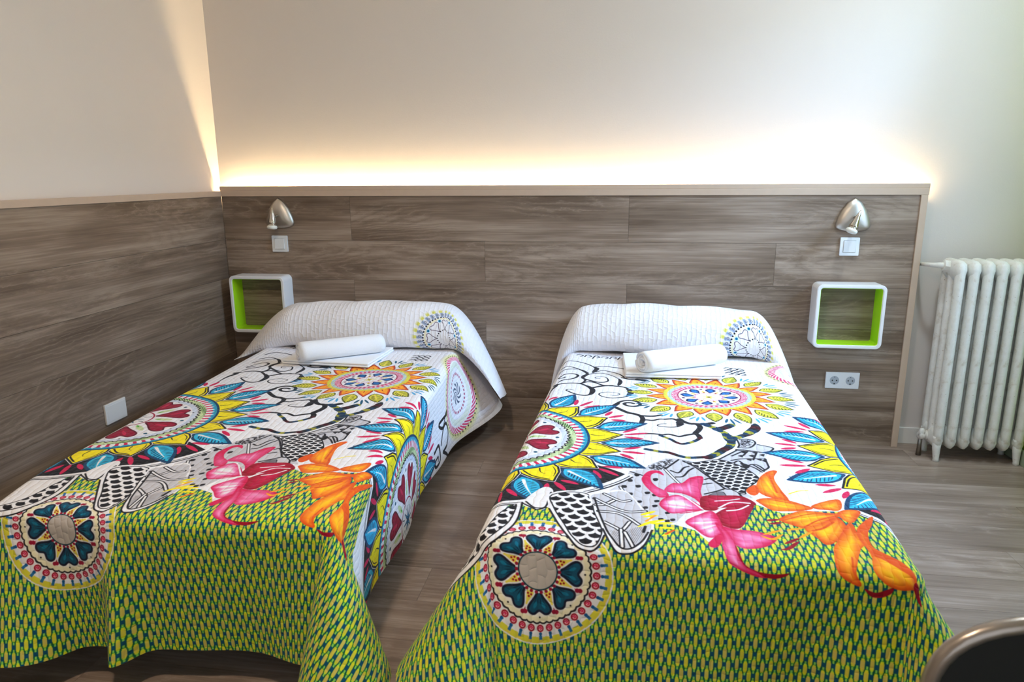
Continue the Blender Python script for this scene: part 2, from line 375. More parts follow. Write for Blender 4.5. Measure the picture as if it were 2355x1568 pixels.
TANGLE = [
('P','g',0,[(-141,1592),(-106,1569),(-88,1534),(-44,1482),(-6,1472),(41,1484),(99,1461),(148,1400),(176,1352),(179,1273),(208,1262),(229,1270),(237,1303),(281,1334),(258,1377),(242,1431),(244,1500),(210,1552),(187,1588),(160,1677),(176,1706),(147,1703),(46,1721),(-26,1877),(-81,1874),(-112,1913),(-152,1887),(-187,1840),(-243,1768),(-198,1743),(-172,1687),(-155,1632)]),
('S',5,'k',0,[(-45,1551),(-6,1480)]),
('S',5,'k',0,[(-45,1556),(-19,1615),(-4,1648)]),
('S',5,'k',0,[(7,1488),(39,1521),(72,1585),(103,1637),(134,1665),(147,1703)]),
('S',5,'k',0,[(-30,1558),(-9,1568),(7,1532),(21,1520)]),
('S',5,'k',0,[(-17,1597),(3,1589),(20,1549),(35,1527)]),
('S',5,'k',0,[(60,1605),(74,1598),(93,1630),(109,1661),(126,1662)]),
('S',5,'k',0,[(54,1637),(77,1628)]),
('S',5,'k',0,[(54,1700),(82,1682),(109,1661)]),
('S',5,'k',0,[(63,1710),(81,1691),(99,1683),(107,1706)]),
('S',5,'k',0,[(107,1459),(124,1436),(163,1381),(177,1363),(250,1382)]),
('S',5,'k',0,[(242,1431),(243,1476),(242,1500),(225,1526)]),
('S',5,'k',0,[(170,1371),(208,1375),(257,1382)]),
('S',5,'k',0,[(150,1422),(189,1373)]),
('S',5,'k',0,[(182,1416),(200,1376)]),
('S',5,'k',0,[(207,1448),(225,1383)]),
('S',5,'k',0,[(144,1459),(172,1444),(210,1437),(244,1436)]),
('S',5,'k',0,[(138,1500),(164,1460),(181,1497),(200,1483),(216,1490),(230,1521)]),
('S',5,'k',0,[(184,1496),(201,1507),(219,1537)]),
('S',5,'k',0,[(200,1483),(215,1510),(225,1531)]),
('S',5,'k',0,[(179,1273),(182,1319),(175,1348)]),
('S',5,'k',0,[(187,1272),(214,1264),(229,1273),(232,1299),(210,1342),(179,1347)]),
('S',5,'k',0,[(238,1309),(279,1335),(260,1376)]),
('S',5,'k',0,[(-165,1698),(-141,1755),(-119,1783),(-96,1827)]),
('S',5,'k',0,[(-141,1596),(-109,1609)]),
('S',5,'k',0,[(-191,1765),(-164,1775),(-138,1767)]),
('S',5,'k',0,[(-189,1803),(-169,1772)]),
('S',5,'k',0,[(-138,1767),(-118,1782),(-102,1810)]),
('S',5,'k',0,[(-188,1814),(-158,1831),(-129,1840),(-102,1828)]),
('S',5,'k',0,[(-186,1843),(-153,1852),(-123,1882),(-109,1909)]),
('S',5,'k',0,[(-123,1882),(-101,1867),(-86,1861)]),
('S',9,'k',0,[(-45,1556),(-19,1615),(-4,1648)]),
('S',5,'w',0,[(-45,1556),(-19,1615),(-4,1648)]),
('S',9,'k',0,[(-165,1698),(-141,1755),(-119,1783),(-96,1827)]),
('S',5,'w',0,[(-165,1698),(-141,1755),(-119,1783),(-96,1827)]),
('S',9,'k',0,[(-188,1814),(-158,1831),(-129,1840),(-102,1828)]),
('S',5,'w',0,[(-188,1814),(-158,1831),(-129,1840),(-102,1828)]),
('P','k',1,[(-162,1688),(-150,1684),(-148,1696),(-158,1701)]),
('P','k',1,[(-147,1647),(-136,1642),(-134,1655),(-144,1660)]),
('P','k',1,[(-125,1675),(-113,1671),(-112,1683),(-122,1688)]),
('P','k',1,[(-144,1727),(-133,1722),(-131,1734),(-141,1739)]),
('P','k',1,[(-100,1709),(-88,1704),(-87,1716),(-97,1721)]),
('P','k',1,[(-119,1766),(-108,1762),(-107,1773),(-116,1778)]),
('P','k',1,[(-103,1798),(-93,1794),(-91,1805),(-101,1809)]),
('P','k',1,[(-80,1784),(-69,1780),(-68,1791),(-78,1796)]),
('P','k',1,[(-81,1717),(-69,1713),(-68,1725),(-78,1730)]),
('P','k',1,[(-75,1754),(-64,1750),(-63,1761),(-73,1766)]),
('P','k',1,[(-49,1821),(-39,1817),(-38,1828),(-47,1832)]),
('P','k',1,[(-66,1860),(-55,1856),(-54,1866),(-63,1870)]),
('P','k',1,[(-37,1858),(-27,1854),(-26,1864),(-35,1869)]),
('P','k',1,[(-50,1867),(-40,1863),(-39,1873),(-48,1878)]),
('P','k',1,[(-130,1607),(-118,1603),(-117,1616),(-127,1621)]),
('P','k',1,[(-79,1621),(-67,1616),(-66,1629),(-76,1635)]),
('P','k',0,[(167,1419),(177,1410),(184,1411),(179,1431)]),
('P','k',0,[(198,1414),(208,1404),(215,1405),(210,1426)]),
('P','k',0,[(229,1403),(240,1393),(247,1394),(241,1415)]),
('P','k',0,[(188,1446),(199,1437),(205,1438),(200,1458)]),
('P','k',0,[(217,1441),(227,1432),(234,1433),(228,1453)]),
('P','k',0,[(178,1386),(189,1376),(196,1377),(190,1398)]),
('P','k',0,[(211,1385),(222,1376),(228,1377),(223,1398)]),
('P','k',0,[(229,1449),(239,1440),(246,1441),(240,1461)]),
('P','dg',1,[(68,1709),(82,1686),(99,1681),(106,1710)]),
('S',10,'dg',2,[(174,1493),(164,1514)]),
('S',16,'k',2,[(170,1479),(181,1497),(174,1522)]),
('D',[(-95,1541),(-44,1482),(-12,1478),(-45,1560),(-88,1568)],5,260),
('D',[(186,1278),(213,1267),(228,1276),(227,1299),(211,1336),(181,1341)],6,120),
('C',[(5,1485),(41,1489),(109,1457),(161,1494),(198,1558),(201,1593),(162,1659),(157,1685),(133,1673),(87,1614),(69,1568),(43,1516)],26,20,-20,1),
]
PETALS = [
('P','w',1,[(-406,1841),(-369,1871),(-360,1873),(-340,1860),(-336,1765),(-368,1743)]),
('S',5,'k',0,[(-406,1841),(-369,1871),(-360,1873),(-340,1860)]),
('S',5,'k',0,[(-397,1833),(-380,1855),(-366,1865),(-344,1858),(-341,1813),(-341,1773)]),
('P','w',1,[(-340,1777),(-245,1759),(-218,1849),(-194,1921),(-189,1968),(-195,2005),(-208,2030),(-225,2034),(-248,2024),(-269,1992),(-302,1931),(-333,1865)]),
('S',5,'k',0,[(-333,1865),(-302,1931),(-269,1992),(-248,2024),(-225,2034),(-208,2030),(-195,2005),(-189,1968)]),
('C',[(-336,1788),(-247,1766),(-222,1855),(-200,1927),(-196,1965),(-203,2007),(-217,2020),(-240,2014),(-264,1982),(-288,1929),(-322,1858)],38,30,0,0),
('P','w',1,[(-242,1765),(-199,1733),(-149,1718),(-102,1807),(-76,1890),(-82,1944),(-95,1991),(-116,2023),(-137,2033),(-158,2029),(-175,1997),(-195,1936),(-218,1849)]),
('S',5,'k',0,[(-195,1936),(-175,1997),(-158,2029),(-137,2033),(-116,2023),(-95,1991),(-80,1924)]),
('P','g',1,[(-237,1775),(-198,1745),(-149,1724),(-109,1808),(-83,1891),(-89,1936),(-102,1979),(-121,2009),(-140,2017),(-155,2007),(-170,1978),(-186,1939),(-211,1848)]),
('S',13,'k',0,[(-221,1817),(-199,1808),(-174,1775)]),
('S',6,'w',0,[(-221,1817),(-199,1808),(-174,1775)]),
('S',13,'k',0,[(-203,1752),(-159,1778),(-137,1769)]),
('S',6,'w',0,[(-203,1752),(-159,1778),(-137,1769)]),
('S',13,'k',0,[(-226,1785),(-194,1807),(-159,1828),(-133,1834),(-97,1822)]),
('S',6,'w',0,[(-226,1785),(-194,1807),(-159,1828),(-133,1834),(-97,1822)]),
('S',13,'k',0,[(-211,1848),(-168,1846),(-139,1866),(-112,1901)]),
('S',6,'w',0,[(-211,1848),(-168,1846),(-139,1866),(-112,1901)]),
('S',13,'k',0,[(-193,1901),(-164,1926),(-150,1937),(-133,1890)]),
('S',6,'w',0,[(-193,1901),(-164,1926),(-150,1937),(-133,1890)]),
('S',13,'k',0,[(-152,1933),(-146,2010)]),
('S',6,'w',0,[(-152,1933),(-146,2010)]),
('S',13,'k',0,[(-143,1945),(-123,2005)]),
('S',6,'w',0,[(-143,1945),(-123,2005)]),
('H',[(-181,1938),(-154,1943),(-151,2006),(-165,1986)],4),
('H',[(-141,1936),(-108,1905),(-91,1927),(-106,1980),(-121,2005)],4),
('S',7,'k',0,[(-96,1908),(-100,1938)]),
('S',5,'k',0,[(-226,1785),(-211,1848),(-186,1939),(-170,1978),(-155,2007),(-140,2017),(-121,2009),(-102,1979),(-89,1936)]),
('P','w',1,[(-520,2015),(-470,1960),(-440,1890),(-415,1840),(-405,1870),(-402,1930),(-415,1985),(-440,2030),(-480,2060),(-540,2075),(-600,2080),(-640,2060)]),
('S',5,'k',0,[(-405,1840),(-402,1930),(-415,1985),(-440,2030),(-480,2060),(-540,2075),(-620,2080)]),
('C',[(-600,2040),(-530,2030),(-480,1980),(-450,1900),(-420,1850),(-418,1930),(-432,1980),(-455,2020),(-500,2045),(-560,2055)],36,30,20,0),
]
LILIES = [
('Y','p',[(-49,1690),(-28,1639),(-2,1634),(23,1594),(57,1588),(45,1681),(47,1721),(42,1761),(25,1729),(-4,1702)],(43,1760),(57,1588)),
('Y','p',[(-49,1594),(-62,1568),(-91,1578),(-109,1623),(-105,1657),(-83,1704),(-63,1733),(-39,1725),(-45,1693),(-69,1668),(-84,1636),(-84,1600),(-69,1583)],(29,1724),(-49,1594)),
('Y','w',[(-46,1730),(-13,1712),(19,1742),(45,1790),(8,1808),(-31,1826),(-52,1804),(-63,1772)],(45,1790),(-63,1772)),
('Y','r',[(49,1713),(97,1704),(144,1699),(174,1725),(174,1744),(140,1761),(91,1774),(73,1792),(46,1793),(38,1761)],(50,1778),(175,1736)),
('Y','r',[(174,1736),(155,1795),(125,1870),(90,1869),(62,1833),(76,1803),(108,1767),(150,1745)],(63,1830),(174,1736)),
('Y','w',[(-2,1866),(32,1821),(67,1797),(84,1857),(84,1903),(63,1929),(42,1930),(20,1899)],(69,1846),(-2,1866)),
('P','r',1,[(45,1963),(63,1926),(80,1904),(80,1932),(67,1971),(53,1980)]),
('Y','p',[(70,1864),(107,1877),(152,1878),(186,1891),(201,1912),(178,1948),(141,1969),(111,1965),(92,1918)],(81,1872),(201,1912)),
('Y','w',[(68,1854),(91,1885),(105,1948),(109,1992),(119,2031),(145,2048),(168,2055),(164,2063),(142,2062),(110,2049),(84,2026),(75,1968),(79,1921)],(81,1872),(168,2057)),
('P','dr',1,[(104,1958),(109,1992),(119,2031),(145,2048),(180,2051),(208,2045),(213,2040),(204,2053),(181,2063),(160,2061),(143,2050),(119,2036),(105,2001)]),
('S',5,'w',0,[(-38,1704),(-5,1714),(27,1763),(44,1792)]),
('S',4,'r',0,[(-12,1822),(16,1810),(44,1794)]),
('S',4,'w',0,[(77,1739),(111,1729),(139,1716)]),
('S',5,'w',0,[(83,1776),(118,1739),(163,1735)]),
('S',5,'w',0,[(102,1787),(132,1774),(158,1747)]),
('S',11,'y',2,[(-108,1847),(-73,1819)]),
('S',11,'y',2,[(-102,1857),(-66,1843)]),
('S',11,'y',2,[(-113,1913),(-85,1885),(-49,1864)]),
('S',11,'y',2,[(-82,1891),(-32,1878)]),
('S',11,'y',2,[(-64,1908),(-30,1905)]),
('S',9,'y',2,[(-58,1949),(-30,1915)]),
('S',6,'do',0,[(-49,1937),(-30,1915)]),
('S',6,'o',0,[(-95,1880),(-73,1844)]),
('Y','o',[(191,1632),(210,1570),(240,1524),(262,1520),(246,1570),(253,1639),(263,1698),(234,1697),(207,1685),(192,1663)],(258,1699),(256,1521)),
('P','do',1,[(164,1656),(189,1626),(195,1663),(181,1689),(165,1680)]),
('Y','o',[(181,1713),(215,1695),(258,1699),(289,1716),(313,1740),(286,1756),(252,1762),(214,1763),(190,1734)],(307,1746),(181,1713)),
('Y','o',[(310,1729),(339,1701),(386,1675),(386,1715),(370,1746),(339,1746),(321,1744)],(313,1740),(389,1680)),
('Y','o',[(221,1810),(249,1779),(286,1756),(336,1763),(372,1767),(317,1828),(279,1855),(240,1832)],(364,1768),(221,1810)),
('Y','o',[(363,1763),(390,1736),(423,1736),(404,1782),(386,1808),(371,1798)],(364,1768),(404,1782)),
('Y','o',[(272,1856),(308,1830),(356,1785),(369,1823),(355,1865),(325,1912),(303,1925),(291,1900)],(364,1799),(303,1925)),
('Y','y',[(373,1818),(387,1815),(386,1855),(392,1904),(375,1930),(346,2018),(354,2059),(336,2057),(315,2040),(306,2006),(316,1941),(330,1907)],(382,1836),(352,2057)),
('Y','o',[(446,1758),(431,1807),(411,1850),(404,1907),(419,1935),(448,1971),(468,2030),(492,2078),(463,2058),(433,2062),(403,2051),(381,2012),(390,1948),(383,1874),(393,1834),(424,1783)],(388,1854),(492,2078)),
('P','dr',1,[(461,2040),(470,2034),(484,2058),(492,2078),(479,2075),(461,2056)]),
('P','dr',1,[(360,2066),(381,2073),(399,2066),(416,2057),(413,2071),(395,2082),(374,2082)]),
('P','do',1,[(445,1764),(423,1818),(390,1854),(391,1834),(422,1784)]),
('P','do',1,[(399,1925),(433,1953),(459,1997),(468,2030),(438,2005),(410,1966),(394,1952)]),
('S',4,'do',0,[(230,1814),(294,1776),(352,1770)]),
('S',5,'do',0,[(268,1852),(310,1809),(363,1774)]),
('S',7,'do',0,[(288,1863),(313,1849),(343,1813)]),
('S',4,'do',0,[(211,1701),(251,1712),(288,1719)]),
('S',5,'do',0,[(251,1652),(265,1715)]),
('S',4,'do',0,[(347,1969),(340,2019),(352,2055)]),
('S',5,'do',0,[(236,1552),(237,1598),(240,1660)]),
('S',10,'dr',2,[(192,1818),(221,1810)]),
('S',10,'dr',2,[(197,1835),(226,1825)]),
('S',10,'dr',2,[(201,1962),(219,1954),(247,1918)]),
('S',10,'dr',2,[(215,1933),(250,1903)]),
('S',9,'o',2,[(173,1894),(217,1866)]),
('S',9,'o',2,[(167,1900),(192,1914),(218,1886)]),
('S',9,'o',2,[(230,1864),(268,1852)]),
('S',9,'o',2,[(250,1903),(285,1868)]),
('S',4,'y',0,[(269,1661),(298,1637),(322,1630)]),
]
GREEN = [
[(-564,2061),(-489,2054),(-429,1829),(-400,1840),(-360,1873),(-336,1859),(-302,1931),(-223,2034),(-188,1968),(-137,2032),(-84,1962),(-82,1891),(-26,1887),(19,1905),(55,1971),(132,1862),(175,1737),(236,1776),(297,1759),(368,1751),(427,1746),(451,1773),(472,1814)],
]
# ------------------------------------------------------------------ printed pattern of the bedspreads
# painted in cloth millimetres: x across the bed, y from the head towards the foot; 1 texel = 1 mm
PX0, PY0, PW, PH = -960, -620, 1980, 3260
PAL = dict(k=(28,24,27), w=(236,233,234), g=(198,195,199), dg=(112,108,114), c=(48,180,218), b=(18,62,98), lb=(70,160,210),
           y=(250,228,20), o=(250,160,30), do=(222,84,22), r=(208,28,80), dr=(150,12,36), m=(150,22,52), p=(236,120,170),
           tl=(20,78,104), gy=(205,208,70), gr=(80,170,60), cr=(236,226,190), lg=(198,214,160), q=(170,190,225), yl=(214,206,60), ye=(236,214,84))
PAL = {k: np.array(v, np.float32)/255 for k, v in PAL.items()}
IMG = np.empty((PH, PW, 3), np.float32); IMG[:] = PAL['w']
_rs = np.random.RandomState(5)

def _box(x0, y0, x1, y1):
    i0 = max(0, int(x0-PX0)-1); i1 = min(PW, int(x1-PX0)+2); j0 = max(0, int(y0-PY0)-1); j1 = min(PH, int(y1-PY0)+2)
    return i0, j0, max(i1, i0), max(j1, j0)
def _grid(b):
    i0, j0, i1, j1 = b
    return np.meshgrid(np.arange(i0, i1, dtype=np.float32)+PX0+.5, np.arange(j0, j1, dtype=np.float32)+PY0+.5)
def _blend(b, cov, col):
    i0, j0, i1, j1 = b
    s = IMG[j0:j1, i0:i1]; s += (col-s)*cov[..., None]
def smooth_pts(p, closed=False, n=5):
    p = np.asarray(p, float)
    if len(p) < 3: return p
    q = np.vstack([p[-1:], p, p[:2]]) if closed else np.vstack([2*p[0]-p[1], p, 2*p[-1]-p[-2]])
    o = []
    for i in range(1, len(q)-2):
        a, b, c, d = q[i-1], q[i], q[i+1], q[i+2]
        for t in np.arange(n)/n:
            o.append(.5*(2*b+(c-a)*t+(2*a-5*b+4*c-d)*t*t+(3*b-a-3*c+d)*t**3))
    if not closed: o.append(q[-2])
    return np.array(o)
def inside(p, X, Y):
    """signed cover of polygon p on the grid (about one texel soft)"""
    c = np.zeros(X.shape, bool); d = np.full(X.shape, 1e9, np.float32)
    for (xa, ya), (xb, yb) in zip(p, np.roll(p, -1, 0)):
        if ya != yb: c ^= ((ya > Y) != (yb > Y)) & (X < (xb-xa)*(Y-ya)/(yb-ya)+xa)
        ex, ey = xb-xa, yb-ya; L = ex*ex+ey*ey+1e-9
        t = np.clip(((X-xa)*ex+(Y-ya)*ey)/L, 0, 1)
        d = np.minimum(d, (X-xa-t*ex)**2+(Y-ya-t*ey)**2)
    d = np.sqrt(d); d[~c] *= -1
    return d
def poly(p, col, sm=1, grow=0, a=1.):
    p = smooth_pts(p, True) if sm else np.asarray(p, float)
    b = _box(p[:, 0].min()-grow-1, p[:, 1].min()-grow-1, p[:, 0].max()+grow+1, p[:, 1].max()+grow+1)
    if b[2] <= b[0] or b[3] <= b[1]: return
    X, Y = _grid(b); d = inside(p, X, Y)
    _blend(b, np.clip(d+grow+.5, 0, 1)*a, PAL[col] if isinstance(col, str) else col)
def stroke(p, w, col, taper=0, sm=1):
    """taper 1: thin at the end, 2: thin at both ends"""
    p = smooth_pts(p) if sm else np.asarray(p, float)
    b = _box(p[:, 0].min()-w, p[:, 1].min()-w, p[:, 0].max()+w, p[:, 1].max()+w)
    if b[2] <= b[0] or b[3] <= b[1]: return
    X, Y = _grid(b); cov = np.zeros(X.shape, np.float32); T = np.zeros(X.shape, np.float32)
    L = np.r_[0, np.cumsum(np.hypot(*np.diff(p, axis=0).T))]; tot = L[-1]+1e-6
    for i in range(len(p)-1):
        (xa, ya), (xb, yb) = p[i], p[i+1]
        h = w/2
        i0 = max(0, int(min(xa, xb)-h-2-PX0)-b[0]); i1 = max(0, int(max(xa, xb)+h+3-PX0)-b[0])
        j0 = max(0, int(min(ya, yb)-h-2-PY0)-b[1]); j1 = max(0, int(max(ya, yb)+h+3-PY0)-b[1])
        xs, ys = X[j0:j1, i0:i1], Y[j0:j1, i0:i1]
        if xs.size == 0: continue
        ex, ey = xb-xa, yb-ya
        t = np.clip(((xs-xa)*ex+(ys-ya)*ey)/(ex*ex+ey*ey+1e-9), 0, 1)
        s = (L[i]+t*(L[i+1]-L[i]))/tot
        ww = h*(1 if taper == 0 else np.clip(1.15-s, .3, 1) if taper == 1 else np.sqrt(np.clip(4*s*(1-s), .06, 1)))
        cc = np.clip(ww+.5-np.sqrt((xs-xa-t*ex)**2+(ys-ya-t*ey)**2), 0, 1)
        q = cov[j0:j1, i0:i1]; m = cc > q
        T[j0:j1, i0:i1][m] = (s*tot)[m]; q[m] = cc[m]
    if isinstance(col, str) and col == 't':
        k = (T/17).astype(int) % 6
        pal = np.array([PAL['b']*.8, PAL['yl']*.72, PAL['b']*.8, PAL['k'], PAL['dr']*.45, PAL['k']])
        _blend(b, cov, pal[k])
    else:
        _blend(b, cov, PAL[col] if isinstance(col, str) else col)
def pol(c, r, deg): return (c[0]+r*math.cos(math.radians(deg)), c[1]+r*math.sin(math.radians(deg)))
def disc(c, r, col, a=1.):
    b = _box(c[0]-r-1, c[1]-r-1, c[0]+r+1, c[1]+r+1)
    if b[2] <= b[0] or b[3] <= b[1]: return
    X, Y = _grid(b); _blend(b, np.clip(r+.5-np.hypot(X-c[0], Y-c[1]), 0, 1)*a, PAL[col] if isinstance(col, str) else col)
def circle(c, r, w, col, a=1.):
    b = _box(c[0]-r-w, c[1]-r-w, c[0]+r+w, c[1]+r+w)
    if b[2] <= b[0] or b[3] <= b[1]: return
    X, Y = _grid(b); _blend(b, np.clip(w/2+.5-np.abs(np.hypot(X-c[0], Y-c[1])-r), 0, 1)*a, PAL[col])
def blade(c, ang, r0, r1, hw, pw=1., bend=0.):
    """outline of a leaf from radius r0 to r1 about centre c"""
    t = np.linspace(0, 1, 13); h = hw*np.sin(np.pi*t**pw)
    rr = r0+(r1-r0)*t; u = np.array([math.cos(math.radians(ang)), math.sin(math.radians(ang))]); v = np.array([-u[1], u[0]])
    o = bend*np.sin(np.pi*t)
    A = [np.array(c)+u*a+v*(k+e) for a, k, e in zip(rr, h, o)]; B = [np.array(c)+u*a+v*(-k+e) for a, k, e in zip(rr, h, o)]
    return np.array(A+B[::-1][1:-1])
def leaf(c, ang, r0, r1, hw, fill, edge, vein='w', hatch=9, pw=.8, ew=5, bend=0.):
    p = blade(c, ang, r0, r1, hw, pw, bend)
    poly(p, edge, 0, ew*.6); poly(blade(c, ang, r0+ew, r1-ew*1.8, hw-ew*.6, pw, bend), fill, 0)
    u = np.array([math.cos(math.radians(ang)), math.sin(math.radians(ang))]); v = np.array([-u[1], u[0]]); L = r1-r0
    for s in (-1, 1):
        for k in range(hatch):
            t = .2+.6*k/max(1, hatch-1); w = hw*math.sin(math.pi*t**pw)
            a = np.array(c)+u*(r0+L*t)+v*(s*w*.12+bend*math.sin(math.pi*t)); b = np.array(c)+u*(r0+L*(t+.12))+v*(s*w*(.72+.2*_rs.rand())+bend*math.sin(math.pi*t))
            stroke([a, b], (4.6 if s > 0 else 3.0)*(.7 if hw < 22 else 1), edge, 2, 0)
    if vein: stroke([pol(c, r0+.16*L, ang), pol(c, r0+.45*L, ang+.3), pol(c, r0+.72*L, ang)], hw*.26, vein, 1)
def heart(c, ang, r0, r1, hw, col, rim, a=1.):
    u = np.array([math.cos(math.radians(ang)), math.sin(math.radians(ang))]); v = np.array([-u[1], u[0]]); L = r1-r0
    h = [(0, 0), (.3, .42), (.62, .9), (.82, 1.), (.97, .8), (1., .45), (.86, .03)]
    p = [np.array(c)+u*(r0+L*a_)+v*hw*b_ for a_, b_ in h]+[np.array(c)+u*(r0+L*a_)-v*hw*b_ for a_, b_ in h[::-1][1:-1]]
    poly(p, rim, 1, 2.5, a); poly(p, col, 1, -3, a)
    return u, v
def fringe(c, ang, r0, r1, spread, w, col, n=3):
    for k in range(n):
        s = (k-(n-1)/2)*spread
        L = (r1-r0)*(1. if k == n//2 else .8)
        a = pol(c, r0, ang+s*.25); b = (a[0]+L*math.cos(math.radians(ang+s*2.6)), a[1]+L*math.sin(math.radians(ang+s*2.6)))
        stroke([a, b], w, col, 2, 0)
def polar_ring(c, r0, r1, fn):
    b = _box(c[0]-r1-1, c[1]-r1-1, c[0]+r1+1, c[1]+r1+1)
    if b[2] <= b[0] or b[3] <= b[1]: return
    X, Y = _grid(b); R = np.hypot(X-c[0], Y-c[1]); A = np.arctan2(Y-c[1], X-c[0])
    cov = np.clip(r1+.5-R, 0, 1)*np.clip(R-r0+.5, 0, 1)
    i0, j0, i1, j1 = b; col = fn(R, A, IMG[j0:j1, i0:i1].copy()); _blend(b, cov, col)
def mix(a, b, t): return a+(b-a)*np.clip(t, 0, 1)[..., None]

def sunburst(c, sector=None):
    if sector:
        a0, a1 = sector
        arc = [pol(c, 489, a) for a in np.linspace(a0, a1, 24)]
        poly(arc+[pol(c, 300, a1), pol(c, 300, a0)], 'k', 0)
        stroke(arc, 22, 'w'); stroke([pol(c, 502, a) for a in np.linspace(a0, a1, 24)], 5, 'k'); stroke([pol(c, 493, a) for a in np.linspace(a0, a1, 24)], 3, 'k')
    for k in range(16):
        a = 22.5*k
        leaf(c, a, 330, 500, 39, 'c', 'b', ew=7.5, bend=4*math.sin(k*2.1))
        fringe(c, a+11.25, 402, 470+8*math.sin(k*3.), 12, 16, 'r')
    for k in range(16):
        a = 22.5*k+11.25
        P_ = [pol(c, 283, a-11.2), pol(c, 312, a-10.6), pol(c, 345, a-7.2), pol(c, 370, a-3.2), pol(c, 396, a), pol(c, 370, a+3.2), pol(c, 345, a+7.2), pol(c, 312, a+10.6), pol(c, 283, a+11.2)]
        poly(P_, 'w', 0, 6); poly(P_, 'k', 0, 3.5); poly(P_, 'y', 0, -2.5)
        stroke([pol(c, 296, a+8.6), pol(c, 330, a+6.6), pol(c, 352, a+4), pol(c, 378, a+.6)], 5, 'k', 0); stroke([pol(c, 300, a-8.8), pol(c, 335, a-6.4), pol(c, 365, a-2.4)], 3, 'k', 2)
        stroke([pol(c, 295, a-1), pol(c, 320, a+.6), pol(c, 338, a-.4)], 4, 'k', 1)
    def f(R, A, base):
        t = A/(2*np.pi)
        col = np.empty(R.shape+(3,), np.float32); col[:] = PAL['w']
        sc = np.abs(np.sin(t*np.pi*64)); blue = R > 262+14*(1-sc)          # blue scallops
        col[blue] = PAL['c']*.85; col[(R > 282)] = PAL['b']
        d = (np.abs(((t*64) % 1)-.5) < .2) & (R > 246) & (R < 268); col[d] = PAL['r']
        g = (R > 222) & (R < 246); col[g] = PAL['lg']
        dots = g & (np.sin(t*np.pi*2*56+R*.28)*np.sin(R*.42+t*300) > .35); col[dots] = PAL['gr']*.55
        lace = (np.abs(R-(222+4*np.sin(t*np.pi*2*60))) < 3.2); col[lace] = PAL['k']*1.6
        col[(R < 217) & (R > 200)] = mix(PAL['w'], PAL['q'], np.full(1, .45))
        return col
    polar_ring(c, 0, 290, f)
    for k in range(8):
        u, v = heart(c, 45*k+20, 84, 190, 44, 'm', np.array([.36, .05, .12]))
        stroke([pol(c, 130, 45*k+20), pol(c, 172, 45*k+16)], 12, np.array([.78, .16, .3]), 2)
        stroke([pol(c, 92, 45*k+42), pol(c, 118, 45*k+42.5), pol(c, 150, 45*k+42.5)], 20, 'lg', 2); stroke([pol(c, 92, 45*k+42.5), pol(c, 112, 45*k+42.5)], 7, 'gr', 2)
        disc(pol(c, 186, 45*k+42.5), 6, 'tl'); disc(pol(c, 203, 45*k+20), 3, 'k')
    disc(c, 80, 'm'); disc(c, 75, 'w')
    for k in range(8):
        stroke([pol(c, 8, 45*k), pol(c, 52, 45*k)], 13, 'b', 1); stroke([pol(c, 12, 45*k+8), pol(c, 36, 45*k)], 5, 'lb', 1)
        stroke([pol(c, 48, 45*k+22), pol(c, 70, 45*k+22)], 3, 'k')

def sun(c):
    for k in range(16):
        a = 22.5*k
        fringe(c, a+11.25, 268, 318, 9, 9, 'lb' if k % 3 else 'tl')
        leaf(c, a, 208, 306, 27, 'yl', np.array([.33, .33, .08]), 'ye', 6, .8, 3.4)
    for k in range(16):
        a = 22.5*k+11.25
        P_ = [pol(c, 150, a-11.2), pol(c, 178, a-10), pol(c, 205, a-5), pol(c, 236, a), pol(c, 205, a+5), pol(c, 178, a+10), pol(c, 150, a+11.2)]
        poly(P_, 'w', 0, 4); poly(P_, np.array([.62, .17, .06]), 0, 1.5); poly(P_, 'do', 0, -3); poly([pol(c, 150, a-9), pol(c, 185, a-6.5), pol(c, 222, a), pol(c, 185, a+6.5), pol(c, 150, a+9)], 'o', 0, -1)
        stroke([pol(c, 168, a), pol(c, 190, a+1)], 3, 'dr', 2)
    def f(R, A, base):
        t = A/(2*np.pi); col = np.empty(R.shape+(3,), np.float32); col[:] = PAL['w']
        col[R > 152] = PAL['ye']*.96; col[(R > 163-5*np.abs(np.sin(t*np.pi*48)))] = PAL['yl']
        q = (R > 138) & (R < 153); col[q] = mix(PAL['q'], PAL['lg'], .5+.5*np.sin(t*np.pi*2*40))[q]
        p = (R > 116) & (R < 138); col[p] = mix(PAL['w'], PAL['r'], .75*(np.sin(t*np.pi*2*44+R*.5)*np.sin(R*.55) > -.2))[p]
        col[np.abs(R-114) < 2] = PAL['m']
        return col
    polar_ring(c, 0, 168, f)
    for k in range(8):
        a = 45*k+8
        poly(blade(c, a, 50, 104, 18, 1.6), np.array([.1, .12, .32]), 0, 2); poly(blade(c, a, 56, 98, 13, 1.6), np.array([.1, .42, .68]), 0)
        disc(pol(c, 97, a+22.5), 6, np.array([.3, .1, .25]))
        stroke([pol(c, 52, a+22.5), pol(c, 74, a+22.5)], 12, 'ye', 2); stroke([pol(c, 50, a+22.5), pol(c, 62, a+22.5)], 6, 'm', 2)
    circle(c, 50, 3, 'p'); disc(c, 48, 'w')
    for k in range(6): stroke([pol(c, 8, 60*k), pol(c, 30, 60*k+10), pol(c, 42, 60*k)], 5, 'ye', 1)
    disc(c, 12, 'ye'); disc(c, 6, np.array([.3, .25, .1]))

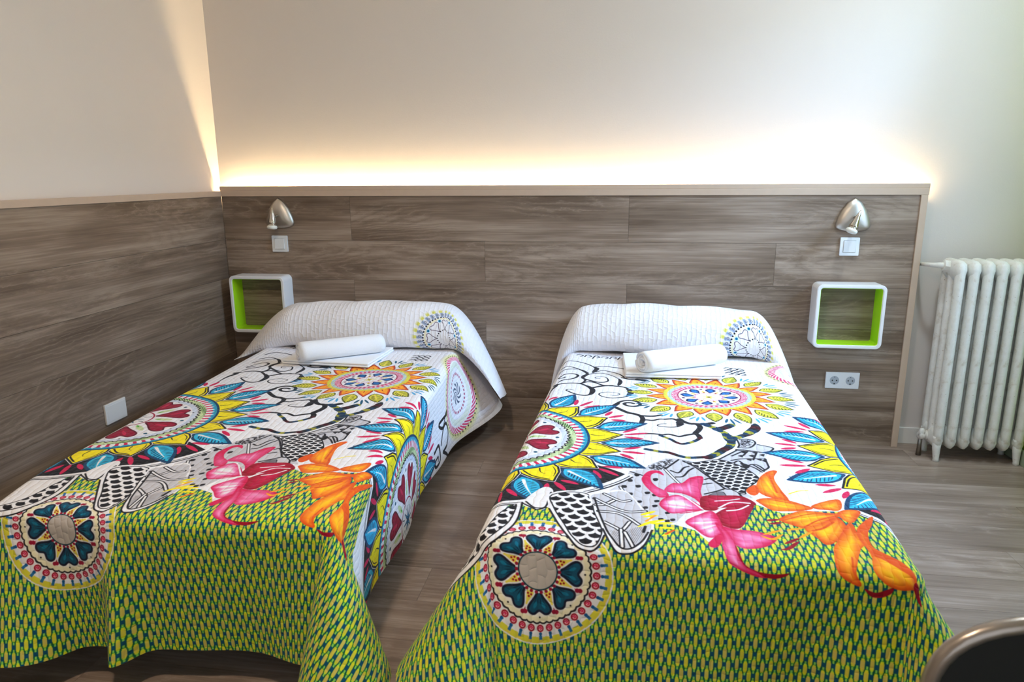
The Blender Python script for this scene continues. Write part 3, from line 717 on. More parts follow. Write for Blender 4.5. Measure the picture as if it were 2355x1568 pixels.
def foot_medallion(c):
    def f(R, A, base):
        t = A/(2*np.pi); col = np.empty(R.shape+(3,), np.float32); col[:] = PAL['w']*.98
        col[(R > 158) & (R < 170)] = PAL['ye']*.93
        y = (R > 156) & (np.abs(((t*36) % 1)-.5) < .3) & (R < 171); col[y] = PAL['yl']
        bl = (np.abs(((t*36+.5) % 1)-.5) < .13) & (R > 146) & (R < 163); col[bl] = np.array([.16, .42, .62])
        bd = np.hypot(((t*36+.5) % 1-.5)*2*np.pi*148/36, R-149) < 4.2; col[bd] = np.array([.1, .34, .55])
        z = (R < 122); col[z] = mix(PAL['w'], PAL['cr'], (R-96)/26)[z]; col[(R < 118) & (R > 110)] = PAL['cr']
        bk = np.abs(R-(121+3.5*np.abs(np.sin(t*np.pi*44)))) < 2.2; col[bk] = PAL['k']+.05
        return col
    polar_ring(c, 0, 174, f)
    for k in range(36):
        q = pol(c, 136, 10*k); disc(q, 9.5, np.array([.93, .72, .72])); circle(q, 7, 3.2, 'dr'); stroke([(q[0]-4, q[1]), (q[0], q[1]-3), (q[0]+3, q[1]), (q[0], q[1]+2)], 3, 'r')
    for k in range(8):
        a = 45*k+22.5; stroke([pol(c, 54, a), pol(c, 84, a)], 17, 'ye', 1); disc(pol(c, 60, a-4), 2.6, 'dr'); disc(pol(c, 60, a+4), 2.6, 'dr'); disc(pol(c, 66, a), 2.6, 'dr')
        h = pol(c, 104, a); disc((h[0]-3.4, h[1]), 5.4, 'm'); disc((h[0]+3.4, h[1]), 5.4, 'm'); stroke([pol(c, 103, a), pol(c, 94, a)], 5, 'm', 1)
        disc(pol(c, 110, 45*k), 2.2, 'k')
    for k in range(8):
        heart(c, 45*k-90, 49, 102, 29, 'tl', np.array([.1, .12, .2]))
        for s in (-12, -4, 4, 12): stroke([pol(c, 60, 45*k-90+s*.4), pol(c, 80, 45*k-90+s*.8)], 2, np.array([.03, .16, .24]), 2)
        for s in (-1, 1): stroke([pol(c, 74, 45*k-90+s*5), pol(c, 90, 45*k-90+s*9)], 8, np.array([.08, .44, .56]), 2)
    for k in range(26): disc(pol(c, 51, 360/26*k), 4, 'm'); disc(pol(c, 51, 360/26*(k+.5)), 2.4, 'w')
    disc(c, 47, np.array([.05, .2, .26])); disc(c, 44, np.array([.74, .70, .67]))

def pillow_medallion(c, R0=142):
    def f(R, A, base):
        t = A/(2*np.pi); col = base
        s = R/R0
        e = np.clip((1-s)/.08, 0, 1)*np.clip((s-.82)/.06, 0, 1); col = mix(col, PAL['yl'], .75*e*(.55+.45*np.sign(np.sin(t*np.pi*60))))
        z = (s < .86) & (s > .68); col[z] = mix(PAL['w'], PAL['q']*.8, .5+.5*np.sin(t*np.pi*2*34))[z]
        d = z & (np.hypot(((t*34) % 1-.5)*2*np.pi*.77*R0/34, R-.77*R0) < 6) & (np.hypot(((t*34) % 1-.5)*2*np.pi*.77*R0/34, R-.77*R0) > 3.2); col[d] = PAL['dg']
        col[np.abs(s-.67) < .012+.012*np.sign(np.sin(t*np.pi*100))] = PAL['k']
        col[(s < .655)] = PAL['w']; col[(s < .65) & (s > .60)] = mix(PAL['w'], PAL['ye'], np.full(1, .3))
        return col
    polar_ring(c, 0, R0, f)
    for k in range(8):
        a = 45*k; h = [(.28, 0), (.4, .55), (.52, .95), (.58, .6), (.54, .05)]
        for s in (-1, 1): stroke([pol(c, r*R0, a+s*q*17) for r, q in h], 2.6, np.array([.3, .24, .3]))
        disc(pol(c, .565*R0, a+22.5), 9, np.array([.72, .86, .94])); disc(pol(c, .565*R0, a+22.5), 5.6, np.array([.06, .38, .52]))
    for k in range(22): disc(pol(c, .27*R0, 360/22*k), 3, 'k')

def weave(poly_pts):
    p = np.array(list(poly_pts)+[(500, 1880), (535, 1975), (670, 2020), (960, 2040), (1020, 2640), (-960, 2640), (-960, 2085), (-640, 2075)], float)
    b = _box(p[:, 0].min(), p[:, 1].min(), p[:, 0].max(), p[:, 1].max()); X, Y = _grid(b); d = inside(p, X, Y)
    cw, per = 9.2, 55.
    col_i = np.floor(X/cw); fx = X-(col_i+.5)*cw; fy = ((Y+(col_i % 2)*per/2+3*np.sin(col_i*1.7)) % per)-per/2
    row = np.floor((Y+(col_i % 2)*per/2)/per); rnd = np.modf(np.sin(col_i*12.9898+row*78.233)*43758.5453)[0]
    rnd = np.abs(rnd)
    C = np.empty(X.shape+(3,), np.float32); C[:] = np.array([.17, .50, .13])
    # the green thread between lozenges, its dark edge, the blue knot half way
    link = np.abs(fy) > 15
    C[link & (np.abs(fx) < 2.1)] = np.array([.55, .82, .35])
    C[link & (np.abs(fx) > 2.1)] = np.array([.04, .36, .26])
    knot = (np.abs(np.abs(fy)-27.5) < 5.5) & (np.abs(fx) < 4.2); C[knot] = np.array([.03, .30, .42])
    hw = 4.9-1.6*np.clip((np.abs(fy)-8)/6, 0, 1)
    lz = (np.abs(fy) < 14.5)
    C[lz & (np.abs(fx) > hw-.9)] = np.array([.05, .38, .22])
    m = lz & (np.abs(fx) < hw-.5)
    base = np.array([.88, .87, .16]); tan = np.array([.83, .76, .36])
    C[m] = (base+(tan-base)*np.clip(rnd*1.2-.2+.5*(np.abs(fy) < 7), 0, 1)[..., None])[m]
    e = m & (np.abs(fy) > 12); C[e] = np.array([.80, .90, .20])
    _blend(b, np.clip(d+.5, 0, 1), C)

def scales(mask, size, ang_unused=0, rot=0, fine=0):
    """overlapping fish scales clipped to a shape, white rims on black"""
    m = smooth_pts(mask, True)
    e = size*2.5; b = _box(m[:, 0].min()-e, m[:, 1].min()-e, m[:, 0].max()+e, m[:, 1].max()+e); X, Y = _grid(b); d = inside(m, X, Y)
    i0, j0, i1, j1 = b; keep = IMG[j0:j1, i0:i1].copy()
    IMG[j0:j1, i0:i1] = PAL['k']
    cx, cy = m.mean(0); ca, sa = math.cos(math.radians(rot)), math.sin(math.radians(rot)); L = max(np.ptp(m[:, 0]), np.ptp(m[:, 1]))*.75
    n = int(L/size*1.4)+2
    for r in range(n, -n-1, -1):
        for q in range(-n, n+1):
            u = (q+.5*(r % 2))*size; v = r*size*.72
            x, y = cx+u*ca-v*sa, cy+u*sa+v*ca
            if not (b[0]+PX0+size < x < b[2]+PX0-size and b[1]+PY0+size < y < b[3]+PY0-size): continue
            disc((x, y), size*.6, 'w'); disc((x-sa*-size*.05, y-size*.10*ca), size*.40 if not fine else size*.46, 'k')
    new = IMG[j0:j1, i0:i1]; t = np.clip(d+.5, 0, 1)[..., None]
    IMG[j0:j1, i0:i1] = keep+(new-keep)*t
    stroke(np.vstack([m, m[:1]]), 3.5, 'k', 0, 0)

def stipple(mask, size, n):
    m = np.array(mask, float); lo, hi = m.min(0), m.max(0)
    for _ in range(n):
        x, y = lo+_rs.rand(2)*(hi-lo)
        if inside(m, np.array([[x]]), np.array([[y]]))[0, 0] > 4:
            a = _rs.rand()*6.3; stroke([(x, y), (x+size*math.cos(a), y+size*math.sin(a)), (x+size*math.cos(a+1.4), y+size*math.sin(a+1.4))], 1.7, 'k', 0, 0)
def hatch(mask, step):
    m = np.array(mask, float); b = _box(m[:, 0].min(), m[:, 1].min(), m[:, 0].max(), m[:, 1].max()); X, Y = _grid(b); d = inside(m, X, Y)
    _blend(b, np.clip(d*.2, 0, 1)*.55*(np.sin((X*.9+.25*Y)*6.283/step) > .55), PAL['k'])
def _noise1(t, seed):
    i = np.floor(t); f = t-i; f = f*f*(3-2*f)
    h = lambda k: np.abs(np.modf(np.sin((k+seed)*127.1)*43758.5453)[0])
    return h(i)*(1-f)+h(i+1)*f
def lily_petal(style, pts, base, tip):
    p = smooth_pts(pts, True); b = _box(p[:, 0].min()-1, p[:, 1].min()-1, p[:, 0].max()+1, p[:, 1].max()+1)
    X, Y = _grid(b); d = inside(p, X, Y)
    bx, by = base; u = np.array([tip[0]-bx, tip[1]-by], float); L = np.hypot(*u); u /= L
    s = ((X-bx)*u[0]+(Y-by)*u[1])/L; q = (-(X-bx)*u[1]+(Y-by)*u[0])
    n = _noise1(q/(3.5+6*np.clip(s, 0, 1)), 3)*.6+_noise1(q/13+s*3, 9)*.4+.18*(_noise1(s*9+q*.05, 4)-.5)
    inner = np.clip(d/26, 0, 1)
    pal = dict(p=('r', 'p', 'w'), w=('r', 'p', 'w'), r=('dr', 'r', 'p'), o=('do', 'o', 'y'), y=('do', 'o', 'y'))[style]
    A, B, C = (PAL[k] for k in pal)
    amt = dict(p=.62, w=1.25, r=.45, o=.85, y=1.05)[style]
    t = np.clip(amt*inner*(.45+.8*n)+.25*(1-np.abs(2*s-1))-.12, 0, 1)*2
    col = np.where((t < 1)[..., None], mix(A, B, t), mix(B, C, t-1))
    _blend(b, np.clip(d+.5, 0, 1), col.astype(np.float32))

def draw(items, ws=1.):
    for it in items:
        k = it[0]
        if k == 'S': stroke(it[4], it[1]*ws, it[2], it[3])
        elif k == 'P': poly(it[3], it[1], it[2])
        elif k == 'C': scales(it[1], it[2], it[3], it[4], it[5] if len(it) > 5 else 0)
        elif k == 'D': stipple(it[1], it[2], it[3])
        elif k == 'H': hatch(it[1], it[2])
        elif k == 'Y': lily_petal(it[1], it[2], it[3], it[4])

def paint_print():
    weave(GREEN[0])
    foot_medallion((-336, 2098))
    draw(TANGLE, 1.15)
    draw(SWIRLS, 1.55)
    sunburst((-565, 1370), (31, 104)); sunburst((745, 1380), (76, 133))
    draw(PETALS)
    # the soft medallion on the head end, half over the bed's edge
    pillow_like = (575, 480)
    def f(R, A, base):
        t = A/(2*np.pi); col = base
        e = np.clip((222-R)/30, 0, 1)*np.clip((R-150)/30, 0, 1); col = mix(col, PAL['yl'], .5*e)
        p = (R > 158) & (R < 186); col[p] = mix(PAL['w'], PAL['r'], .8*(np.sin(t*np.pi*2*46+R*.4) > -.3))[p]
        k = (R > 184) & (np.hypot(((t*50) % 1-.5)*2*np.pi*192/50, R-192) < 4.5); col[k] = PAL['k']*2
        z = R < 156; col[z] = mix(PAL['w'], PAL['lg'], .35*(np.abs(R-135) < 14))[z]
        q = (R < 96) & (R > 84); col[q] = mix(PAL['w'], PAL['m'], .7*(np.sin(t*np.pi*2*30) > -.2))[q]
        v = (R < 52) & (np.sin(t*np.pi*16+R*.2) > .2); col[v] = PAL['q']*.5
        return col
    polar_ring(pillow_like, 0, 222, f)
    sun((125, 832))
    draw(LILIES)
    pillow_medallion((362, -108), 168)
    IMG[:] = np.clip(IMG, 0, 1)
    im = bpy.data.images.new('bedspread_print', PW, PH, alpha=False)
    buf = np.ones((PH, PW, 4), np.float32); buf[..., :3] = IMG[::-1]
    im.pixels.foreach_set(buf.ravel()); im.update(); im.pack()
    return im
# ------------------------------------------------------------------ things fixed to the panels
def rrect(x0, z0, x1, z1, r, n=6):
    p = []
    for cx, cz, a0 in ((x1-r, z1-r, 0), (x0+r, z1-r, 90), (x0+r, z0+r, 180), (x1-r, z0+r, 270)):
        for k in range(n+1):
            a = R(a0+90*k/n); p.append((cx+r*math.cos(a), cz+r*math.sin(a)))
    return p
def ring_prism(bm, outer, inner, y0, y1):
    """a frame between two outlines, from y0 (front) to y1 (back)"""
    L = []
    for pts, y in ((outer, y0), (inner, y0), (inner, y1), (outer, y1)): L.append([bm.verts.new((x, y, z)) for x, z in pts])
    n = len(outer)
    for a, b in zip(L, L[1:]+L[:1]):
        for k in range(n): bm.faces.new((a[k], a[(k+1) % n], b[(k+1) % n], b[k]))
def slab(bm, pts, y0, y1):
    a = [bm.verts.new((x, y0, z)) for x, z in pts]; b = [bm.verts.new((x, y1, z)) for x, z in pts]; n = len(pts)
    bm.faces.new(a[::-1]); bm.faces.new(b)
    for k in range(n): bm.faces.new((a[k], a[(k+1) % n], b[(k+1) % n], b[k]))

# cube shelves
def make_shelf(loc, label):
    t = empty('cube_shelf', loc, label, 'shelf', 'cube shelves on the headboard')
    bm = bmesh.new(); ring_prism(bm, rrect(-.15, -.148, .15, .148, .026), rrect(-.134, -.132, .134, .132, .012), -.1, -.0005)
    bmesh.ops.bevel(bm, geom=[e for e in bm.edges if abs(e.verts[0].co.y+.1) < 1e-6 and abs(e.verts[1].co.y+.1) < 1e-6], offset=.003, segments=2, affect='EDGES')
    link('shell', from_bm(bm, 'shell'), M['lacquer'], t)
    bm = bmesh.new(); ring_prism(bm, rrect(-.134, -.132, .134, .132, .012), rrect(-.132, -.130, .132, .130, .010), -.094, -.0005)
    tag(link('lining', from_bm(bm, 'lining'), M['green'], t), 'lime green inner lining')
    return t
sh = make_shelf((.203, 0, .650), 'white cube shelf with green inside, half hidden by left bed pillow')
dup(sh, (3.090, 0, .652), 'white cube shelf with green inside, above the double power socket')

# reading lamps
def make_lamp(loc, label, tip, tail):
    t = empty('wall_lamp', loc, label, 'lamp', 'nickel reading lamps on the headboard')
    out = [(0, .075), (.028, .055), (.052, .022), (.068, -.015), (.076, -.045), (.072, -.062), (.055, -.072), (.02, -.078), (-.02, -.078), (-.055, -.072), (-.072, -.062), (-.076, -.045), (-.068, -.015), (-.052, .022), (-.028, .055)]
    bm = bmesh.new(); rings = []
    for s, y in ((1, -.0005), (1, -.006), (.93, -.013), (.75, -.021), (.5, -.027), (.2, -.030)):
        rings.append([bm.verts.new((x*s, y, (z+.01)*s-.01)) for x, z in out])
    for a, b in zip(rings, rings[1:]):
        for k in range(len(out)): bm.faces.new((a[k], a[(k+1) % len(out)], b[(k+1) % len(out)], b[k]))
    bm.faces.new(rings[-1])
    bmesh.ops.recalc_face_normals(bm, faces=bm.faces)
    link('back_plate', from_bm(bm, 'back_plate', True), M['steel'], t)
    a = Vector(tip); b = Vector(tail); d = (b-a).normalized(); L = (b-a).length
    bm = bmesh.new(); lathe(bm, a, d, [(0, .001), (.006, .004), (L*.3, .0095), (L*.55, .0155), (L*.72, .0195), (L*.78, .0205), (L*.80, .018), (L*.83, .018), (L*.84, .021), (L*.88, .021)])
    head = link('lamp_head', from_bm(bm, 'lamp_head', True), M['chrome'], t)
    bm = bmesh.new(); lathe(bm, a+d*L*.87, d, [(0, .020), (.004, .0245), (.010, .0255), (.016, .023), (.019, .015), (.020, .004)])
    link('bulb', from_bm(bm, 'bulb', True), M['bulb'], t)
    m = a+d*L*.5
    bm = bmesh.new(); tube_bm(bm, [(0, -.02, -.012), (0, -.045, -.014), m], [.007, .007, .0065], 10)
    link('swivel_arm', from_bm(bm, 'swivel_arm', True), M['steel_dark'], t)
    return t
make_lamp((.313, 0, 1.113), 'nickel wall lamp above left light switch, its small spot turned straight down', (.0, -.075, .032), (-.003, -.088, -.072))
make_lamp((3.092, 0, 1.110), 'nickel wall lamp above right light switch, its small spot turned sideways', (.008, -.072, .022), (-.030, -.090, -.072))

# light switches
def make_switch(loc, label, tilt):
    t = empty('light_switch', loc, label, 'switch', 'light switches under the lamps'); S = .0415
    bm = bmesh.new(); ring_prism(bm, rrect(-S, -S, S, S, .003, 2), rrect(-.0275, -.0275, .0275, .0275, .001, 2), -.010, -.0005)
    link('cover_frame', from_bm(bm, 'cover_frame'), M['plastic'], t)
    bm = bmesh.new(); box(bm, -.0265, -.0135, -.0265, .0265, -.001, .0265, .0015)
    for v in bm.verts:
        if v.co.y < -.01: v.co.y += tilt*v.co.z
    link('rocker', from_bm(bm, 'rocker'), M['plastic'], t); return t
make_switch((.3045, 0, .956), 'white light switch below the left wall lamp', .06)
make_switch((3.0865, 0, .964), 'white light switch below the right wall lamp', -.06)

# double socket
so = empty('power_socket', (3.1155, 0, .325), 'white double power socket below the right cube shelf', 'socket')
bm = bmesh.new(); box(bm, -.0765, -.009, -.040, .0765, -.0005, .040, .002); link('cover_plate', from_bm(bm, 'cover_plate'), M['plastic'], so)
for sx in (-.036, .036):
    bm = bmesh.new(); tube_bm(bm, [(sx, -.0088, 0), (sx, -.0096, 0)], [.0215, .0205], 24)
    ins = link('socket_insert', from_bm(bm, 'socket_insert'), M['plastic_grey'], so)
    for px, pz, r in ((-.0095, 0, .0031), (.0095, 0, .0031), (0, -.0165, .0034), (0, .0165, .002)):
        bm = bmesh.new(); tube_bm(bm, [(sx+px, -.0094, pz), (sx+px, -.0101, pz)], r, 10); link('pin_hole', from_bm(bm, 'pin_hole'), M['hole'], ins)
# blank plate on the left panelling
bp = empty('cover_plate', (0, -.966, .358), 'plain ivory cover plate low on the left wall panelling', 'wall plate')
bm = bmesh.new(); box(bm, .0005, -.061, -.042, .010, .061, .042, .002); link('plate', from_bm(bm, 'plate'), M['plastic_side'], bp)
bm = bmesh.new(); box(bm, .0095, -.052, -.033, .0112, .052, .033, .0006); link('insert', from_bm(bm, 'insert'), M['plastic_side'], bp)

# ------------------------------------------------------------------ radiator
rad = empty('radiator', (3.505, -.095, 0), 'old cream cast iron column radiator in the corner by the green wall', 'radiator')
def section_mesh():
    bm = bmesh.new()
    for y in (-.066, 0, .066):
        ry = .024 if y == -.066 else .022
        prof = []
        for z, s in ((.088, .75), (.10, .95), (.14, 1), (.45, .97), (.80, 1), (.875, 1), (.895, .85)):
            prof.append([bm.verts.new((.0198*s*math.cos(2*math.pi*k/16), y+ry*s*math.sin(2*math.pi*k/16), z)) for k in range(16)])
        for a, b in zip(prof, prof[1:]):
            for k in range(16): bm.faces.new((a[k], a[(k+1) % 16], b[(k+1) % 16], b[k]))
        bm.faces.new(prof[0][::-1]); bm.faces.new(prof[-1])
    # headers: swollen top and pointed bottom joining the columns
    def header(prof):
        ring = []
        for z, rx, ry in prof:
            ring.append([bm.verts.new((rx*math.copysign(abs(math.cos(a))**.8, math.cos(a)), ry*math.copysign(abs(math.sin(a))**.35, math.sin(a)), z)) for a in [2*math.pi*k/28 for k in range(28)]])
        for a, b in zip(ring, ring[1:]):
            for k in range(28): bm.faces.new((a[k], a[(k+1) % 28], b[(k+1) % 28], b[k]))
        bm.faces.new(ring[0][::-1]); bm.faces.new(ring[-1])
    header([(.835, .010, .080), (.855, .022, .086), (.88, .0265, .090), (.905, .024, .086), (.918, .014, .072), (.922, .004, .05)])
    header([(.058, .003, .05), (.064, .010, .072), (.080, .019, .084), (.100, .0245, .088), (.125, .020, .086), (.150, .012, .080)])
    for z in (.36, .66):
        for y in (-.033, .033): box(bm, -.006, y-.014, z-.012, .006, y+.014, z+.012, .003, 1)
    for y in (-.033, .033): box(bm, -.0025, y-.014, .13, .0025, y+.014, .85)
    return from_bm(bm, 'section', True)
sm_ = section_mesh()
bmh = bmesh.new(); tube_bm(bmh, [(.018, 0, 0), (.039, 0, 0)], [.026, .026], 16); hub = from_bm(bmh, 'hub', True)
NS = 7
for k in range(NS):
    s = link('section', sm_, M['radiator'], rad); s.location = (.0562*k, 0, 0)
    if k < NS-1:
        for z in (.10, .88): link('hub', hub, M['radiator'], s).location = (0, 0, z)
    if k in (0, NS-1):
        for y in (-.066, .066):
            bm = bmesh.new(); tube_bm(bm, [(0, y, .12), (0, y, .06), (.002, y-.004, .012), (.002, y-.004, .0)], [.021, .017, .0125, .014], 14)
            link('foot', from_bm(bm, 'foot', True), M['radiator'], s)
bm = bmesh.new(); tube_bm(bm, [(-.094, .154, .882), (-.092, .07, .889), (-.080, .02, .892), (-.055, .004, .893), (-.034, 0, .893)], [.0085, .009, .010, .013, .015], 12)
link('inlet_pipe', from_bm(bm, 'inlet_pipe', True), M['radiator'], rad)
bm = bmesh.new(); tube_bm(bm, [(-.046, 0, .893), (-.045, 0, .893), (-.018, 0, .888), (-.012, 0, .886)], [.014, .0235, .0265, .02], 8); link('union_nut', from_bm(bm, 'union_nut'), M['radiator'], rad)
bm = bmesh.new(); tube_bm(bm, [(-.012, 0, .10), (-.03, 0, .10), (-.034, 0, .10), (-.056, -.01, .10), (-.058, -.01, .10)], [.022, .022, .018, .019, .008], 10)
tube_bm(bm, [(-.046, -.008, .10), (-.046, -.008, .125), (-.046, -.008, .135)], [.014, .013, .007], 10); link('drain_valve', from_bm(bm, 'drain_valve', True), M['radiator'], rad)
bm = bmesh.new(); tube_bm(bm, [(-.046, .0, .10), (-.046, .0, .05), (-.046, .0, 0)], [.009, .009, .012], 10); link('outlet_pipe', from_bm(bm, 'outlet_pipe', True), M['steel_dark'], rad)

# ------------------------------------------------------------------ ceiling downlights (out of frame)
for (x, y, *_), lab in zip(DOWNLIGHTS, ('round recessed ceiling downlight in front of the left bed', 'round recessed ceiling downlight near the radiator corner')):
    t = empty('ceiling_light', (x, y, 2.62), lab, 'ceiling light')
    bm = bmesh.new(); n = 32
    L = [[bm.verts.new((r*math.cos(2*math.pi*k/n), r*math.sin(2*math.pi*k/n), z)) for k in range(n)] for r, z in ((.105, -.0005), (.104, -.008), (.085, -.010), (.080, -.004))]
    for a, b in zip(L, L[1:]):
        for k in range(n): bm.faces.new((a[k], a[(k+1) % n], b[(k+1) % n], b[k]))
    link('trim_ring', from_bm(bm, 'trim_ring', True), M['white_trim'], t)
    bm = bmesh.new(); tube_bm(bm, [(0, 0, -.0005), (0, 0, -.003)], .0805, 28); link('diffuser', from_bm(bm, 'diffuser'), M['lamp_glass'], t)

# ------------------------------------------------------------------ chair at the lower right
ch = empty('chair', (2.725, -2.55, 0), 'black chair with a grey metal rim at the foot of the right bed', 'chair')
def back_outline(s=1., n=44):
    p = []
    for k in range(n):
        a = 2*math.pi*k/n; c, q = math.cos(a), math.sin(a)
        p.append((.245*s*math.copysign(abs(c)**.62, c), .555+.162*s*math.copysign(abs(q)**.62, q)))
    return p
bm = bmesh.new(); pts = back_outline()
tube_bm(bm, [(x, 0, z) for x, z in pts]+[(pts[0][0], 0, pts[0][1])], .0125, 12, False); link('backrest_rim', from_bm(bm, 'backrest_rim', True), M['rim'], ch)
bm = bmesh.new(); slab(bm, back_outline(.985), -.012, .010); link('backrest', from_bm(bm, 'backrest'), M['black'], ch)
bm = bmesh.new(); box(bm, -.21, -.44, .42, .21, -.01, .47, .02, 3); link('seat', from_bm(bm, 'seat', True), M['black'], ch)
for sx in (-.19, .19):
    bm = bmesh.new(); tube_bm(bm, [(sx, -.40, .43), (sx*1.1, -.43, 0)], [.013, .010], 12); link('leg', from_bm(bm, 'leg', True), M['rim'], ch)
    bm = bmesh.new(); tube_bm(bm, [(sx, 0, .47), (sx, .0, .43), (sx*1.1, .03, 0)], [.013, .013, .010], 12); link('leg', from_bm(bm, 'leg', True), M['rim'], ch)
# ------------------------------------------------------------------ beds and bedspreads
def fabric(img):
    """quilted cotton: the printed picture plus the puffed quilting between the stitches"""
    t = NT('quilted_print'); uv = t.n('ShaderNodeUVMap', _uv_map='cloth')
    im = t.n('ShaderNodeTexImage', Vector=uv.outputs[0], _image=img, _interpolation='Cubic', _extension='EXTEND')
    mp = t.n('ShaderNodeMapping', Vector=uv.outputs[0], Scale=(PW/1000/.021, PH/1000/.037, 1))
    sep = t.n('ShaderNodeSeparateXYZ', i0=mp.outputs[0])
    wx = t.n('ShaderNodeTexNoise', Vector=mp.outputs[0], Scale=.8, Detail=1.)
    xv = t.math('ADD', sep.outputs[0], t.math('MULTIPLY', wx.outputs[0], .75)); cell = t.math('FLOOR', xv); odd = t.math('MODULO', cell, 2.)
    wv = t.n('ShaderNodeTexNoise', Vector=mp.outputs[0], Scale=.35, Detail=1.)
    yv = t.math('ADD', t.math('ADD', sep.outputs[1], t.math('MULTIPLY', odd, .5)), t.math('MULTIPLY', wv.outputs[0], 1.6))
    fx = t.math('ABSOLUTE', t.math('SUBTRACT', t.math('FRACT', xv), .5)); fy = t.math('ABSOLUTE', t.math('SUBTRACT', t.math('FRACT', yv), .5))
    px = t.math('SUBTRACT', 1., t.math('POWER', t.math('MULTIPLY', fx, 2.), 2.6)); py = t.math('SUBTRACT', 1., t.math('POWER', t.math('MULTIPLY', fy, 2.), 4.))
    h = t.math('POWER', t.math('MULTIPLY', px, py), .6)
    t.base(im.outputs[0]); t.p(Roughness=.85, Specular__IOR__Level=.15, Sheen__Weight=.08)
    fine = t.n('ShaderNodeTexNoise', Vector=mp.outputs[0], Scale=9., Detail=2.)
    t.bump(t.math('ADD', h, t.math('MULTIPLY', fine.outputs[0], .12)), .36, .006)
    return t.m
CLOTH = fabric(paint_print())
ZT, FOOT, RB, A0 = .48, 2.03, .042, .448        # top height, foot edge, edge radius, half width of the flat top
def bend_lut():
    th = np.linspace(0, math.pi/2, 60); return RB*(np.sin(th)+1-np.cos(th)), RB*np.sin(th), RB*(1-np.cos(th))
_A, _H, _V = bend_lut()
def uvmap(x, y, shift): return np.stack([(x-shift[0]-PX0/1000)/(PW/1000), 1-(y-shift[1]-PY0/1000)/(PH/1000)], -1)
def cone_dir(phi, sgn, tau, gam, psi0, az=45.):
    """fall direction of the cloth round a corner; phi 0 = side, 1 = foot"""
    psi = (2*phi-1)*psi0; qx, qy = math.cos(R(az)), math.sin(R(az))
    st, ct, sg, cg = math.sin(tau), math.cos(tau), math.sin(gam), math.cos(gam)
    ox, oy, oz = qx*st, qy*st, -ct
    ex, ey, ez = qx*ct, qy*ct, st
    d = np.array([cg*ox+sg*(math.cos(psi)*ex-math.sin(psi)*qy), cg*oy+sg*(math.cos(psi)*ey+math.sin(psi)*qx), cg*oz+sg*math.cos(psi)*ez])
    d[0] *= sgn; return d/np.linalg.norm(d)
def off_wall(P, cfg):
    """keep the cloth just clear of the headboard"""
    k = cfg['pos'][1]; P[..., 1] = np.maximum(P[..., 1], k*P[..., 0]+.008)
